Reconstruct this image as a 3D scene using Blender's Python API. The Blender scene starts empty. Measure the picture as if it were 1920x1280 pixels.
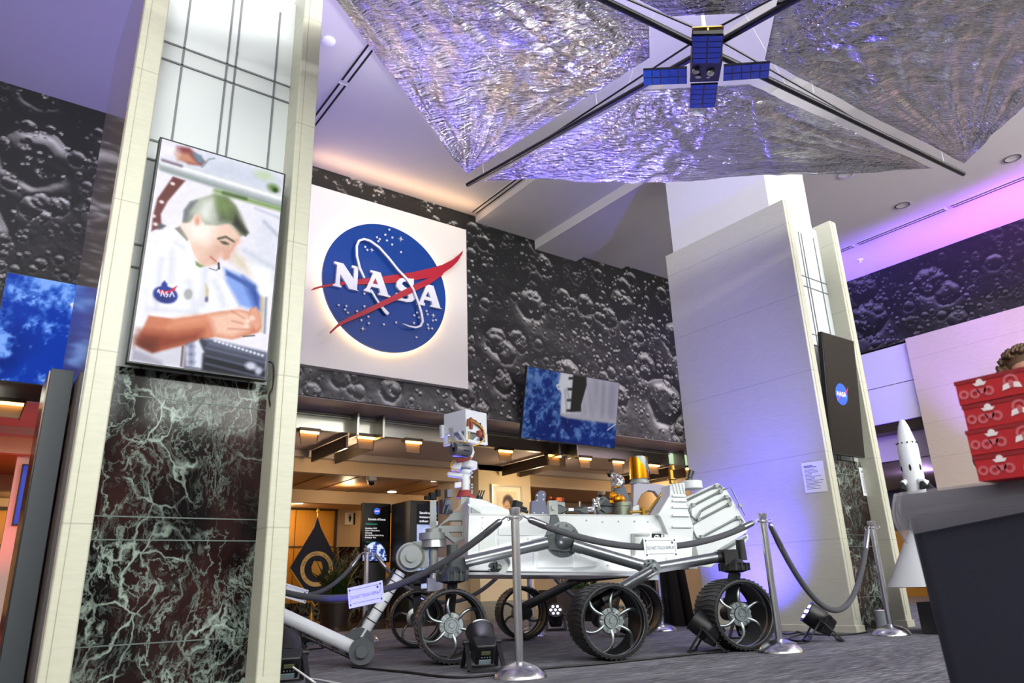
import bpy, bmesh, math, random
import numpy as np
from mathutils import Vector as V, Matrix as Mx
from mathutils.geometry import tessellate_polygon

random.seed(7); RNG = np.random.default_rng(7)
S = bpy.context.scene
COL = S.collection
R_ = math.radians

# ------------------------------------------------------------------ camera
YAW, PIT, ROL, FPX, CAMZ = 0.639679559, 0.324922979, -0.0339082470, 1370.014, 0.51
_f = V((math.sin(YAW)*math.cos(PIT), math.cos(YAW)*math.cos(PIT), math.sin(PIT)))
_r0 = V((math.cos(YAW), -math.sin(YAW), 0)); _u0 = _r0.cross(_f)
_r = _r0*math.cos(ROL)+_u0*math.sin(ROL); _u = _u0*math.cos(ROL)-_r0*math.sin(ROL)
CP = V((0, 0, CAMZ))
cd = bpy.data.cameras.new('camera'); cam = bpy.data.objects.new('camera', cd); COL.objects.link(cam)
m = Mx((_r, _u, -_f)).transposed().to_4x4(); m.translation = CP
cam.matrix_world = m
cd.sensor_width = 36; cd.lens = FPX/1920*36; cd.clip_start = .05; cd.clip_end = 100
cd.dof.use_dof = True; cd.dof.focus_distance = 5.6; cd.dof.aperture_fstop = 4.0
S.camera = cam

# measuring: a direction through the photograph met with a real plane of the room
def ray(px, py): return _r*((px-960)/FPX)-_u*((py-640)/FPX)+_f
def P(px, py, ax, val):
    d = ray(px, py); i = 'xyz'.index(ax); return CP+d*((val-CP[i])/d[i])
def FL(px, py): return P(px, py, 'z', 0)
def PP(px, py, p0, nrm):
    d = ray(px, py); return CP+d*((p0-CP).dot(nrm)/d.dot(nrm))

# ------------------------------------------------------------------ colours and materials
def lin(c):
    if isinstance(c, str):
        c = c.lstrip('#'); c = [int(c[i:i+2], 16)/255 for i in (0, 2, 4)]
    return [x/12.92 if x <= .04045 else ((x+.055)/1.055)**2.4 for x in c]
def lc(c): return (*lin(c), 1)
MATS = {}
def mat(name, col='#808080', rough=.5, metal=0, emit=None, es=0, var=0, vs=8, bump=0, bs=60, stretch=None, spec=None, coat=0, trans=0, alpha=1):
    if name in MATS: return MATS[name]
    M = bpy.data.materials.new(name); M.use_nodes = True; nt = M.node_tree
    b = nt.nodes['Principled BSDF']; L = nt.links.new; N = nt.nodes.new
    b.inputs['Base Color'].default_value = lc(col); b.inputs['Roughness'].default_value = rough; b.inputs['Metallic'].default_value = metal
    if spec is not None: b.inputs['Specular IOR Level'].default_value = spec
    if coat: b.inputs['Coat Weight'].default_value = coat; b.inputs['Coat Roughness'].default_value = .05
    if trans: b.inputs['Transmission Weight'].default_value = trans
    if alpha < 1: b.inputs['Alpha'].default_value = alpha
    if emit: b.inputs['Emission Color'].default_value = lc(emit); b.inputs['Emission Strength'].default_value = es
    if var or bump:
        tc = N('ShaderNodeTexCoord'); mp = N('ShaderNodeMapping'); L(tc.outputs['Object'], mp.inputs['Vector'])
        if stretch: mp.inputs['Scale'].default_value = stretch
    if var:
        n = N('ShaderNodeTexNoise'); n.inputs['Scale'].default_value = vs; n.inputs['Detail'].default_value = 5; L(mp.outputs[0], n.inputs['Vector'])
        r = N('ShaderNodeMapRange'); r.inputs[3].default_value = 1-var; r.inputs[4].default_value = 1+var; L(n.outputs['Fac'], r.inputs[0])
        mx = N('ShaderNodeMix'); mx.data_type = 'RGBA'; mx.blend_type = 'MULTIPLY'; mx.inputs[0].default_value = 1
        mx.inputs[6].default_value = lc(col); L(r.outputs[0], mx.inputs[7]); L(mx.outputs[2], b.inputs['Base Color'])
    if bump:
        n = N('ShaderNodeTexNoise'); n.inputs['Scale'].default_value = bs; n.inputs['Detail'].default_value = 4; L(mp.outputs[0], n.inputs['Vector'])
        bp = N('ShaderNodeBump'); bp.inputs['Strength'].default_value = bump; bp.inputs['Distance'].default_value = .02
        L(n.outputs['Fac'], bp.inputs['Height']); L(bp.outputs[0], b.inputs['Normal'])
    MATS[name] = M; return M

def nodemat(name):
    M = bpy.data.materials.new(name); M.use_nodes = True; MATS[name] = M
    return M, M.node_tree, M.node_tree.nodes['Principled BSDF']

def picmat(name, emit=0, rough=.5, es=1.0):
    """picture carried by the mesh's own colour attribute (prints, or screens when emit)"""
    M, nt, b = nodemat(name)
    a = nt.nodes.new('ShaderNodeAttribute'); a.attribute_name = 'Col'
    b.inputs['Roughness'].default_value = rough
    if emit:
        b.inputs['Base Color'].default_value = (.004, .004, .004, 1); b.inputs['Specular IOR Level'].default_value = .08
        nt.links.new(a.outputs['Color'], b.inputs['Emission Color']); b.inputs['Emission Strength'].default_value = es
    else: nt.links.new(a.outputs['Color'], b.inputs['Base Color'])
    return M

# ------------------------------------------------------------------ mesh builder
def frame(axis):
    z = V(axis).normalized(); a = V((0, 0, 1)) if abs(z.z) < .9 else V((1, 0, 0))
    x = a.cross(z).normalized(); return x, z.cross(x), z
class MB:
    def __init__(s): s.v = []; s.f = []; s.m = []
    def add(s, vs, fs, mi=0):
        o = len(s.v); s.v += [V(v) for v in vs]; s.f += [tuple(i+o for i in f) for f in fs]; s.m += [mi]*len(fs); return s
    def box(s, a, b, mi=0):
        x0, y0, z0 = a; x1, y1, z1 = b
        return s.hexa([(x0,y0,z0),(x1,y0,z0),(x1,y1,z0),(x0,y1,z0),(x0,y0,z1),(x1,y0,z1),(x1,y1,z1),(x0,y1,z1)], mi)
    def hexa(s, p, mi=0): return s.add(p, [(3,2,1,0),(4,5,6,7),(0,1,5,4),(1,2,6,5),(2,3,7,6),(3,0,4,7)], mi)
    def obox(s, c, size, mx=None, mi=0):
        sx, sy, sz = [k/2 for k in size]; c = V(c); mx = mx or Mx.Identity(3)
        return s.hexa([c+mx@V(k) for k in ((-sx,-sy,-sz),(sx,-sy,-sz),(sx,sy,-sz),(-sx,sy,-sz),(-sx,-sy,sz),(sx,-sy,sz),(sx,sy,sz),(-sx,sy,sz))], mi)
    def bar(s, p, q, w, h=None, up=(0, 0, 1), mi=0):
        p, q = V(p), V(q); h = h or w; d = (q-p).normalized(); x = d.cross(V(up))
        if x.length < 1e-4: x = d.cross(V((1, 0, 0)))
        x.normalize(); y = x.cross(d)
        return s.obox((p+q)/2, (w, (q-p).length, h), Mx((x, d, y)).transposed(), mi)
    def prism(s, pts, ext, mi=0, holes=()):
        pts = [V(p) for p in pts]; ext = V(ext); loops = [pts]+[[V(p) for p in h] for h in holes]
        allp = [p for l in loops for p in l]; n = len(allp)
        nr = V((0, 0, 0))
        for i in range(len(pts)): nr += (pts[i]-pts[0]).cross(pts[(i+1) % len(pts)]-pts[0])
        flip = nr.dot(ext) > 0
        fs = []
        for t in tessellate_polygon(loops):
            a, b, c = t
            k = (allp[b]-allp[a]).cross(allp[c]-allp[a]).dot(ext)
            if k > 0: a, c = c, a
            fs.append((a, b, c)); fs.append((c+n, b+n, a+n))
        o = 0
        for l in loops:
            k = len(l)
            for i in range(k):
                j = (i+1) % k; q = (o+i, o+j, o+j+n, o+i+n)
                fs.append(q if flip else q[::-1])
            o += k
        return s.add(allp+[p+ext for p in allp], fs, mi)
    def tube(s, pts, r, n=10, mi=0, caps=True, sx=1, sy=1, up=None):
        pts = [V(p) for p in pts]; k = len(pts); rs = r if isinstance(r, (list, tuple)) else [r]*k
        t = [(pts[min(i+1, k-1)]-pts[max(i-1, 0)]).normalized() for i in range(k)]
        x = frame(t[0])[0] if up is None else V(up)
        vs = []
        for i in range(k):
            x = x-t[i]*x.dot(t[i]); x.normalize(); y = t[i].cross(x)
            for j in range(n):
                a = 2*math.pi*j/n; vs.append(pts[i]+(x*(math.cos(a)*sx)+y*(math.sin(a)*sy))*rs[i])
        fs = [(i*n+j, i*n+(j+1) % n, (i+1)*n+(j+1) % n, (i+1)*n+j) for i in range(k-1) for j in range(n)]
        if caps: fs += [tuple(range(n))[::-1], tuple(range((k-1)*n, k*n))]
        return s.add(vs, fs, mi)
    def cyl(s, p, q, r0, r1=None, n=20, mi=0): return s.tube([p, q], [r0, r0 if r1 is None else r1], n, mi)
    def lathe(s, prof, o=(0, 0, 0), axis=(0, 0, 1), n=28, mi=0, closed=False):
        x, y, z = frame(axis); o = V(o); k = len(prof)
        vs = [o+x*(r*math.cos(2*math.pi*j/n))+y*(r*math.sin(2*math.pi*j/n))+z*h for r, h in prof for j in range(n)]
        rng = range(k) if closed else range(k-1)
        fs = [(i*n+j, i*n+(j+1) % n, ((i+1) % k)*n+(j+1) % n, ((i+1) % k)*n+j) for i in rng for j in range(n)]
        if not closed:
            if prof[0][0] > 1e-6: fs.append(tuple(range(n))[::-1])
            if prof[-1][0] > 1e-6: fs.append(tuple(range((k-1)*n, k*n)))
        return s.add(vs, fs, mi)
    def sph(s, c, r, n=14, m=9, mi=0, mx=None):
        r = (r, r, r) if isinstance(r, (int, float)) else r; c = V(c); mx = mx or Mx.Identity(3); vs = []
        for i in range(m+1):
            t = math.pi*i/m
            for j in range(n):
                a = 2*math.pi*j/n; vs.append(c+mx@V((r[0]*math.sin(t)*math.cos(a), r[1]*math.sin(t)*math.sin(a), r[2]*math.cos(t))))
        return s.add(vs, [(i*n+j, (i+1)*n+j, (i+1)*n+(j+1) % n, i*n+(j+1) % n) for i in range(m) for j in range(n)], mi)
    def rib(s, pts, w, ext, nrm, mi=0):
        """flat ribbon along pts in the plane with normal nrm, given width(s), extruded by ext"""
        pts = [V(p) for p in pts]; k = len(pts); ws = w if isinstance(w, (list, tuple)) else [w]*k; nrm = V(nrm)
        a, b = [], []
        for i in range(k):
            t = (pts[min(i+1, k-1)]-pts[max(i-1, 0)]).normalized(); x = t.cross(nrm).normalized()*ws[i]/2
            a.append(pts[i]+x); b.append(pts[i]-x)
        return s.prism(a+b[::-1], ext, mi)
    def grid(s, fn, nu, nv, mi=0):
        vs = [fn(i/nu, j/nv) for j in range(nv+1) for i in range(nu+1)]
        return s.add(vs, [(j*(nu+1)+i, j*(nu+1)+i+1, (j+1)*(nu+1)+i+1, (j+1)*(nu+1)+i) for j in range(nv) for i in range(nu)], mi)
    def xf(s, mx): s.v = [mx@v for v in s.v]; return s
    def text(s, body, size, o, xd, yd, ext=.001, mi=0, align='LEFT', width=None):
        vs, fs = glyphs(body); vs = [v.copy() for v in vs]
        if not vs: return s
        w = max(v.x for v in vs)
        sx = size if width is None else width/max(w, 1e-6)
        off = {'LEFT': 0, 'CENTER': -w*sx/2, 'RIGHT': -w*sx}[align]
        o, xd, yd = V(o), V(xd).normalized(), V(yd).normalized(); nz = xd.cross(yd)
        return s.add([o+xd*(v.x*sx+off)+yd*(v.y*size)+nz*ext for v in vs], fs, mi)
    def build(s, name, mats, parent=None, bevel=0, smooth=38, hard=False):
        me = bpy.data.meshes.new(name)
        vs = s.v
        o = bpy.data.objects.new(name, me)
        if parent is not None:
            inv = RM[parent].inverted(); vs = [inv@v for v in vs]; o.parent = parent; RM[o] = RM[parent]
        else:
            lo = [min(v[i] for v in vs) for i in range(3)]; hi = [max(v[i] for v in vs) for i in range(3)]
            b = V(((lo[0]+hi[0])/2, (lo[1]+hi[1])/2, lo[2])); vs = [v-b for v in vs]; o.location = b; RM[o] = Mx.Translation(b)
        me.from_pydata([tuple(v) for v in vs], [], s.f)
        for M in (mats if isinstance(mats, (list, tuple)) else [mats]): me.materials.append(M)
        me.polygons.foreach_set('material_index', s.m)
        me.validate(); me.update()
        bm = bmesh.new(); bm.from_mesh(me); bmesh.ops.recalc_face_normals(bm, faces=bm.faces); bm.to_mesh(me); bm.free()
        if not hard:
            me.polygons.foreach_set('use_smooth', [True]*len(me.polygons)); me.set_sharp_from_angle(angle=R_(smooth))
        if bevel:
            d = o.modifiers.new('bevel', 'BEVEL'); d.width = bevel; d.segments = 2; d.limit_method = 'ANGLE'; d.angle_limit = R_(40)
        COL.objects.link(o); return o
GL = {}
def glyphs(body):
    if body in GL: return GL[body]
    c = bpy.data.curves.new('text', 'FONT'); c.body = body; c.size = 1; c.resolution_u = 3; c.fill_mode = 'FRONT'
    o = bpy.data.objects.new('text', c); COL.objects.link(o)
    dg = bpy.context.evaluated_depsgraph_get(); me = o.evaluated_get(dg).to_mesh()
    r = ([v.co.copy() for v in me.vertices], [tuple(p.vertices) for p in me.polygons])
    bpy.data.objects.remove(o); bpy.data.curves.remove(c)
    GL[body] = r; return r
RM = {}
def thing(name, label, cat, loc=(0, 0, 0), rz=0, group=None):
    o = bpy.data.objects.new(name, None); COL.objects.link(o); o.location = loc; o.rotation_euler = (0, 0, rz); o.empty_display_size = .1
    RM[o] = Mx.Translation(V(loc))@Mx.Rotation(rz, 4, 'Z')
    return tag(o, label, cat, group)
def tag(o, label, cat, group=None):
    o['label'] = label; o['category'] = cat
    if group: o['group'] = group
    return o
def struct(o, label=None):
    o['kind'] = 'structure'
    if label: o['label'] = label
    return o
def dup(root, loc, rz=0, label=None):
    r = root.copy(); COL.objects.link(r); r.location = loc; r.rotation_euler = (0, 0, rz)
    if label: r['label'] = label
    for ch in list(root.children):
        c = ch.copy(); COL.objects.link(c); c.parent = r
        for g in list(ch.children):
            d = g.copy(); COL.objects.link(d); d.parent = c
    return r
def bx(name, a, b, M, parent=None, bevel=0): return MB().box(a, b).build(name, M, parent, bevel)

# ------------------------------------------------------------------ pictures drawn with numpy into mesh colours
def upn(w, h, cells, rng):
    g = rng.random((cells[1]+2, cells[0]+2)); x = np.linspace(0, cells[0], w); y = np.linspace(0, cells[1], h)
    xi = x.astype(int); yi = y.astype(int); fx = x-xi; fy = (y-yi)[:, None]; fx = fx*fx*(3-2*fx); fy = fy*fy*(3-2*fy)
    a = g[np.ix_(yi, xi)]; b = g[np.ix_(yi, xi+1)]; c = g[np.ix_(yi+1, xi)]; d = g[np.ix_(yi+1, xi+1)]
    return (a*(1-fx)+b*fx)*(1-fy)+(c*(1-fx)+d*fx)*fy
def fbm(w, h, base, oct, rng, gain=.55):
    z = np.zeros((h, w)); a = 1; t = 0
    for k in range(oct):
        n = (max(1, int(base*2**k)), max(1, int(base*2**k*h/w))); z += a*upn(w, h, n, rng); t += a; a *= gain
    return z/t
class Pic:
    """a little painter: x,y in 0..1 from the top-left corner, sRGB colours"""
    def __init__(s, w, h, col):
        s.w, s.h = w, h; s.a = np.zeros((h, w, 3)); s.a[:] = s.c(col); s.asp = h/w
        s.X, s.Y = np.meshgrid((np.arange(w)+.5)/w, (np.arange(h)+.5)/h)
    def c(s, c):
        if isinstance(c, str): c = c.lstrip('#'); c = [int(c[i:i+2], 16)/255 for i in (0, 2, 4)]
        return np.array(c)
    def put(s, mask, col):
        m = np.clip(mask, 0, 1)[..., None]; s.a = s.a*(1-m)+s.c(col)*m; return s
    def poly(s, pts, col, soft=.004, op=1):
        x, y = s.X, s.Y*s.asp; n = len(pts); ins = np.zeros_like(x, bool); dm = np.full_like(x, 9.)
        for i in range(n):
            x0, y0 = pts[i]; x1, y1 = pts[(i+1) % n]; y0 *= s.asp; y1 *= s.asp
            c = ((y0 > y) != (y1 > y)); xi = (x1-x0)*(y-y0)/((y1-y0) or 1e-9)+x0; ins ^= c & (x < xi)
            dx, dy = x1-x0, y1-y0; t = np.clip(((x-x0)*dx+(y-y0)*dy)/(dx*dx+dy*dy+1e-12), 0, 1)
            dm = np.minimum(dm, np.hypot(x-x0-t*dx, y-y0-t*dy))
        return s.put((np.where(ins, dm, -dm)/soft*.5+.5)*1.0 if op == 1 else np.clip(np.where(ins, dm, -dm)/soft*.5+.5, 0, 1)*op, col)
    def ell(s, cx, cy, rx, ry, col, soft=.02, ang=0, op=1):
        x = s.X-cx; y = (s.Y-cy)*s.asp; ry = ry*s.asp; c, q = math.cos(ang), math.sin(ang)
        d = np.hypot((x*c+y*q)/rx, (-x*q+y*c)/ry); k = min(rx, ry)
        return s.put(np.clip((1-d)*k/soft*.5+.5, 0, 1)*op, col)
    def line(s, pts, w, col, soft=.003, op=1):
        x, y = s.X, s.Y*s.asp; dm = np.full_like(x, 9.)
        for (x0, y0), (x1, y1) in zip(pts, pts[1:]):
            y0 *= s.asp; y1 *= s.asp; dx, dy = x1-x0, y1-y0; t = np.clip(((x-x0)*dx+(y-y0)*dy)/(dx*dx+dy*dy+1e-12), 0, 1)
            dm = np.minimum(dm, np.hypot(x-x0-t*dx, y-y0-t*dy))
        return s.put(np.clip((w/2-dm)/soft*.5+.5, 0, 1)*op, col)
    def noise(s, amt, base=20, oct=3, gain=.6):
        s.a = np.clip(s.a*(1+(fbm(s.w, s.h, base, oct, RNG, gain)-.5)[..., None]*2*amt), 0, 1); return s
def picture(name, pic, TL, TR, BR, BL, M, parent=None):
    """mesh grid spanning four corners, one vertex per painted point"""
    a = np.clip(pic.a, 0, 1) if isinstance(pic, Pic) else pic
    h, w = a.shape[:2]; TL, TR, BR, BL = [np.array(k, float) for k in (TL, TR, BR, BL)]
    u = np.linspace(0, 1, w)[None, :, None]; v = np.linspace(0, 1, h)[:, None, None]
    p = (TL*(1-u)+TR*u)*(1-v)+(BL*(1-u)+BR*u)*v; p = p.reshape(-1, 3)
    if parent is not None:
        mi = np.array(RM[parent].inverted()); p = p@mi[:3, :3].T+mi[:3, 3]; loc = None
    else: loc = p.mean(0); loc[2] = p[:, 2].min(); p = p-loc
    i = np.arange(w-1)[None, :]+np.arange(h-1)[:, None]*w
    f = np.stack([i+w, i+w+1, i+1, i], -1).reshape(-1, 4)
    me = bpy.data.meshes.new(name); me.from_pydata(p, [], f.tolist()); me.materials.append(M)
    at = me.color_attributes.new('Col', 'FLOAT_COLOR', 'POINT')
    l = np.where(a <= .04045, a/12.92, ((a+.055)/1.055)**2.4).reshape(-1, 3)
    at.data.foreach_set('color', np.concatenate([l, np.ones((len(l), 1))], 1).ravel().astype(np.float32))
    o = bpy.data.objects.new(name, me)
    if parent is not None: o.parent = parent; RM[o] = RM[parent]
    else: o.location = loc; RM[o] = Mx.Translation(V(loc))
    COL.objects.link(o); return o
# ================================================================== shared materials
def marble(name, scale=1.0):
    M, nt, b = nodemat(name); N = nt.nodes.new; L = nt.links.new
    tc = N('ShaderNodeTexCoord'); mp = N('ShaderNodeMapping'); mp.inputs['Scale'].default_value = (1, 1, .8); L(tc.outputs['Object'], mp.inputs[0])
    n1 = N('ShaderNodeTexNoise'); n1.inputs['Scale'].default_value = 3.2; n1.inputs['Detail'].default_value = 7; L(mp.outputs[0], n1.inputs['Vector'])
    ad = N('ShaderNodeMix'); ad.data_type = 'RGBA'; ad.blend_type = 'LINEAR_LIGHT'; ad.inputs[0].default_value = .22
    L(mp.outputs[0], ad.inputs[6]); L(n1.outputs['Color'], ad.inputs[7])
    base = N('ShaderNodeValToRGB'); base.color_ramp.elements[0].color = lc('#0e0b0c'); base.color_ramp.elements[1].color = lc('#38211f')
    base.color_ramp.elements[0].position = .38; base.color_ramp.elements[1].position = .68
    n2 = N('ShaderNodeTexNoise'); n2.inputs['Scale'].default_value = 2.1; n2.inputs['Detail'].default_value = 3; L(mp.outputs[0], n2.inputs['Vector']); L(n2.outputs['Fac'], base.inputs[0])
    cur = base.outputs[0]
    def mask(ms, lo, hi, off):
        mp2 = N('ShaderNodeMapping'); mp2.inputs['Location'].default_value = (off, off*.7, off*1.3); L(ad.outputs[2], mp2.inputs[0])
        n3 = N('ShaderNodeTexNoise'); n3.inputs['Scale'].default_value = ms; n3.inputs['Detail'].default_value = 4; L(mp2.outputs[0], n3.inputs['Vector'])
        r2 = N('ShaderNodeMapRange'); r2.inputs[1].default_value = lo; r2.inputs[2].default_value = hi; L(n3.outputs['Fac'], r2.inputs[0]); return r2.outputs[0]
    def layer(val, col, k, mk):
        nonlocal cur
        mu = N('ShaderNodeMath'); mu.operation = 'MULTIPLY'; L(val, mu.inputs[0]); L(mk, mu.inputs[1])
        m2 = N('ShaderNodeMath'); m2.operation = 'MULTIPLY'; m2.inputs[1].default_value = k; m2.use_clamp = True; L(mu.outputs[0], m2.inputs[0])
        mx = N('ShaderNodeMix'); mx.data_type = 'RGBA'; L(m2.outputs[0], mx.inputs[0]); L(cur, mx.inputs[6]); mx.inputs[7].default_value = lc(col); cur = mx.outputs[2]
    # fine crackle of ridged noise, then a few broad pale veins
    for sc, w, col, k, ms, lo, hi, off in ((9., .022, '#7f8f86', .75, 2.2, .40, .62, 3.1), (4.2, .016, '#93a399', .9, 1.6, .40, .58, 7.7), (20., .03, '#79857e', .6, 3.0, .46, .64, 1.3)):
        mp3 = N('ShaderNodeMapping'); mp3.inputs['Location'].default_value = (off*2, off, off*3); mp3.inputs['Rotation'].default_value = (0, .6*off, 0); mp3.inputs['Scale'].default_value = (1, 1, .55); L(ad.outputs[2], mp3.inputs[0])
        n = N('ShaderNodeTexNoise'); n.inputs['Scale'].default_value = sc*scale; n.inputs['Detail'].default_value = 6; n.inputs['Roughness'].default_value = .58; L(mp3.outputs[0], n.inputs['Vector'])
        d = N('ShaderNodeMath'); d.operation = 'SUBTRACT'; d.inputs[1].default_value = .5; L(n.outputs['Fac'], d.inputs[0]); a = N('ShaderNodeMath'); a.operation = 'ABSOLUTE'; L(d.outputs[0], a.inputs[0])
        r = N('ShaderNodeMapRange'); r.inputs[1].default_value = 0; r.inputs[2].default_value = w; r.inputs[3].default_value = 1; r.inputs[4].default_value = 0; L(a.outputs[0], r.inputs[0])
        layer(r.outputs[0], col, k, mask(ms, lo, hi, off))
    for sc, w, col, k, ms, lo, hi, off in ((2.5, .05, '#a4b3a8', 1.1, 1.5, .50, .64, .4), (6.0, .05, '#9fb0a4', .8, 2.3, .47, .62, 5.2)):
        v = N('ShaderNodeTexVoronoi'); v.feature = 'DISTANCE_TO_EDGE'; v.inputs['Scale'].default_value = sc*scale; L(ad.outputs[2], v.inputs['Vector'])
        r = N('ShaderNodeMapRange'); r.inputs[1].default_value = 0; r.inputs[2].default_value = w; r.inputs[3].default_value = 1; r.inputs[4].default_value = 0; L(v.outputs['Distance'], r.inputs[0])
        layer(r.outputs[0], col, k, mask(ms, lo, hi, off))
    L(cur, b.inputs['Base Color']); b.inputs['Roughness'].default_value = .09; b.inputs['Specular IOR Level'].default_value = .25
    return M
def stone(name, col, rough, vein=.10, joint=0):
    """pale veined limestone, optional fine horizontal joints every `joint` metres"""
    M, nt, b = nodemat(name); N = nt.nodes.new; L = nt.links.new
    tc = N('ShaderNodeTexCoord'); mp = N('ShaderNodeMapping'); mp.inputs['Scale'].default_value = (2.2, 2.2, 14); mp.inputs['Rotation'].default_value = (.12, .1, 0); L(tc.outputs['Object'], mp.inputs[0])
    n = N('ShaderNodeTexNoise'); n.inputs['Scale'].default_value = 4; n.inputs['Detail'].default_value = 8; n.inputs['Roughness'].default_value = .65; L(mp.outputs[0], n.inputs['Vector'])
    r = N('ShaderNodeMapRange'); r.inputs[1].default_value = .3; r.inputs[2].default_value = .7; r.inputs[3].default_value = 1-vein; r.inputs[4].default_value = 1+vein*.6; L(n.outputs['Fac'], r.inputs[0])
    mx = N('ShaderNodeMix'); mx.data_type = 'RGBA'; mx.blend_type = 'MULTIPLY'; mx.inputs[0].default_value = 1; mx.inputs[6].default_value = lc(col); L(r.outputs[0], mx.inputs[7]); cur = mx.outputs[2]
    if joint:
        sp = N('ShaderNodeSeparateXYZ'); L(tc.outputs['Object'], sp.inputs[0])
        d = N('ShaderNodeMath'); d.operation = 'DIVIDE'; d.inputs[1].default_value = joint; L(sp.outputs[2], d.inputs[0])
        f = N('ShaderNodeMath'); f.operation = 'FRACT'; L(d.outputs[0], f.inputs[0])
        c = N('ShaderNodeMath'); c.operation = 'LESS_THAN'; c.inputs[1].default_value = .008/joint; L(f.outputs[0], c.inputs[0])
        m2 = N('ShaderNodeMix'); m2.data_type = 'RGBA'; L(c.outputs[0], m2.inputs[0]); L(cur, m2.inputs[6]); m2.inputs[7].default_value = [k*.72 for k in lin(col)]+[1]; cur = m2.outputs[2]
    L(cur, b.inputs['Base Color']); b.inputs['Roughness'].default_value = rough
    return M
MARBLE = marble('dark_veined_marble'); LIME = stone('cream_limestone', '#c0c0ad', .38, .07, .86)
LIMEW = stone('warm_limestone', '#cdbfae', .45, .08, .62)
WHITEP = mat('white_glass_panel', '#d3dada', .3); PAINT = mat('ceiling_paint', '#c9c6c6', .8, var=.02); WPAINT = mat('wall_paint', '#d8d3cf', .75, var=.02)
GREY = mat('grey_joint', '#77797c', .5); BLACK = mat('black_plastic', '#0b0b0d', .42); BLACKM = mat('matte_black', '#070708', .8)
STEEL = mat('brushed_steel', '#c9cbd0', .24, 1, var=.04, vs=30, stretch=(1, 1, .05)); STAIN = mat('stainless_band', '#a9a69c', .28, 1, var=.06, vs=6, stretch=(.2, 1, 14))
BRONZE = mat('dark_bronze', '#4a4038', .4, .7); WOOD = mat('honey_wood', '#c98a2c', .38, var=.13, vs=5, stretch=(6, 6, .5)); WOODC = mat('slatted_wood_ceiling', '#a5744a', .5, var=.1, vs=5, stretch=(1, 9, 1))
SCRB = mat('screen_black', '#0a0a09', .16, spec=.22)
GOLD = mat('brass', '#b08a3a', .35, 1)

# ================================================================== room shell
def carpet():
    M, nt, b = nodemat('plank_carpet'); N = nt.nodes.new; L = nt.links.new
    tc = N('ShaderNodeTexCoord')
    br = N('ShaderNodeTexBrick'); br.inputs['Scale'].default_value = 1; br.inputs['Brick Width'].default_value = 1.0; br.inputs['Row Height'].default_value = .25; br.inputs['Mortar Size'].default_value = 0
    br.inputs['Color1'].default_value = (.35, .35, .35, 1); br.inputs['Color2'].default_value = (.65, .65, .65, 1); br.offset = .37; L(tc.outputs['Object'], br.inputs['Vector'])
    outs = []
    for rot, st in ((.1, (2.2, 26, 1)), (-.5, (3, 22, 1))):
        mp = N('ShaderNodeMapping'); mp.inputs['Rotation'].default_value = (0, 0, rot); mp.inputs['Scale'].default_value = st; L(tc.outputs['Object'], mp.inputs[0])
        n = N('ShaderNodeTexNoise'); n.inputs['Scale'].default_value = 2.2; n.inputs['Detail'].default_value = 8; n.inputs['Roughness'].default_value = .72; L(mp.outputs[0], n.inputs['Vector']); outs.append(n.outputs['Fac'])
    big = N('ShaderNodeTexNoise'); big.inputs['Scale'].default_value = .9; L(tc.outputs['Object'], big.inputs['Vector'])
    r0 = N('ShaderNodeMapRange'); r0.inputs[1].default_value = .45; r0.inputs[2].default_value = .56; L(big.outputs['Fac'], r0.inputs[0])
    mx = N('ShaderNodeMix'); L(r0.outputs[0], mx.inputs[0]); L(outs[0], mx.inputs[2]); L(outs[1], mx.inputs[3])
    m2 = N('ShaderNodeMix'); m2.inputs[0].default_value = .16; L(mx.outputs[0], m2.inputs[2]); L(br.outputs['Color'], m2.inputs[3])
    cr = N('ShaderNodeValToRGB'); e = cr.color_ramp.elements; e[0].position = .33; e[0].color = lc('#1c1c20'); e[1].position = .68; e[1].color = lc('#a2a3a8')
    k = e.new(.5); k.color = lc('#636368'); L(m2.outputs[0], cr.inputs[0]); L(cr.outputs[0], b.inputs['Base Color'])
    b.inputs['Roughness'].default_value = .95; b.inputs['Specular IOR Level'].default_value = .15
    bp = N('ShaderNodeBump'); bp.inputs['Strength'].default_value = .35; bp.inputs['Distance'].default_value = .01; L(m2.outputs[0], bp.inputs['Height']); L(bp.outputs[0], b.inputs['Normal'])
    return M
struct(bx('floor', (-7, -5, -.1), (14, 10.4, 0), carpet()), 'grey streaked plank carpet of the hall')
struct(bx('floor', (14, -5, -.1), (20, 10.4, 0), mat('grey_tile', '#6d686c', .3)), 'grey floor beyond the right-hand opening')
HF = mat('polished_brown_floor', '#4d3a2b', .12, var=.25, vs=4, stretch=(.6, 6, 1))
struct(bx('floor', (-7, 10.4, -.1), (20, 19, 0), HF), 'polished brown floor of the corridor behind')

ce = MB(); ZT = 6.9
for x0, x1, z in ((-7, .62, 6.2), (.62, 6.03, 6.36), (6.03, 7.26, 6.25), (7.26, 8.2, 6.08), (8.2, 9.36, 6.21), (9.36, 14.2, 6.30)):
    ce.box((x0, -5, z), (x1, 9.3, ZT))
struct(ce.build('ceiling', PAINT), 'stepped pale lobby ceiling')
struct(bx('wall_left', (-7.2, -5, 0), (-7, 19, ZT), WPAINT))
# glazed front behind the camera: header, sill, mullions
wf = MB(); wf.box((-7, -5.2, 5.9), (14, -5, ZT)); wf.box((-7, -5.2, 0), (14, -5, 3.3))
for x in np.linspace(-7, 13.7, 8): wf.box((x, -5.2, 3.3), (x+.3, -5, 5.9))
struct(wf.build('wall_front', mat('front_wall_paint', '#8d8a86', .8)))
for i in range(7):
    x = -6.7+i*2.957; struct(bx(f'window_{i+1}', (x, -5.12, 3.3), (x+2.66, -5.1, 5.9), mat('window_glass', '#ffffff', .02, trans=1)))

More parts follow.
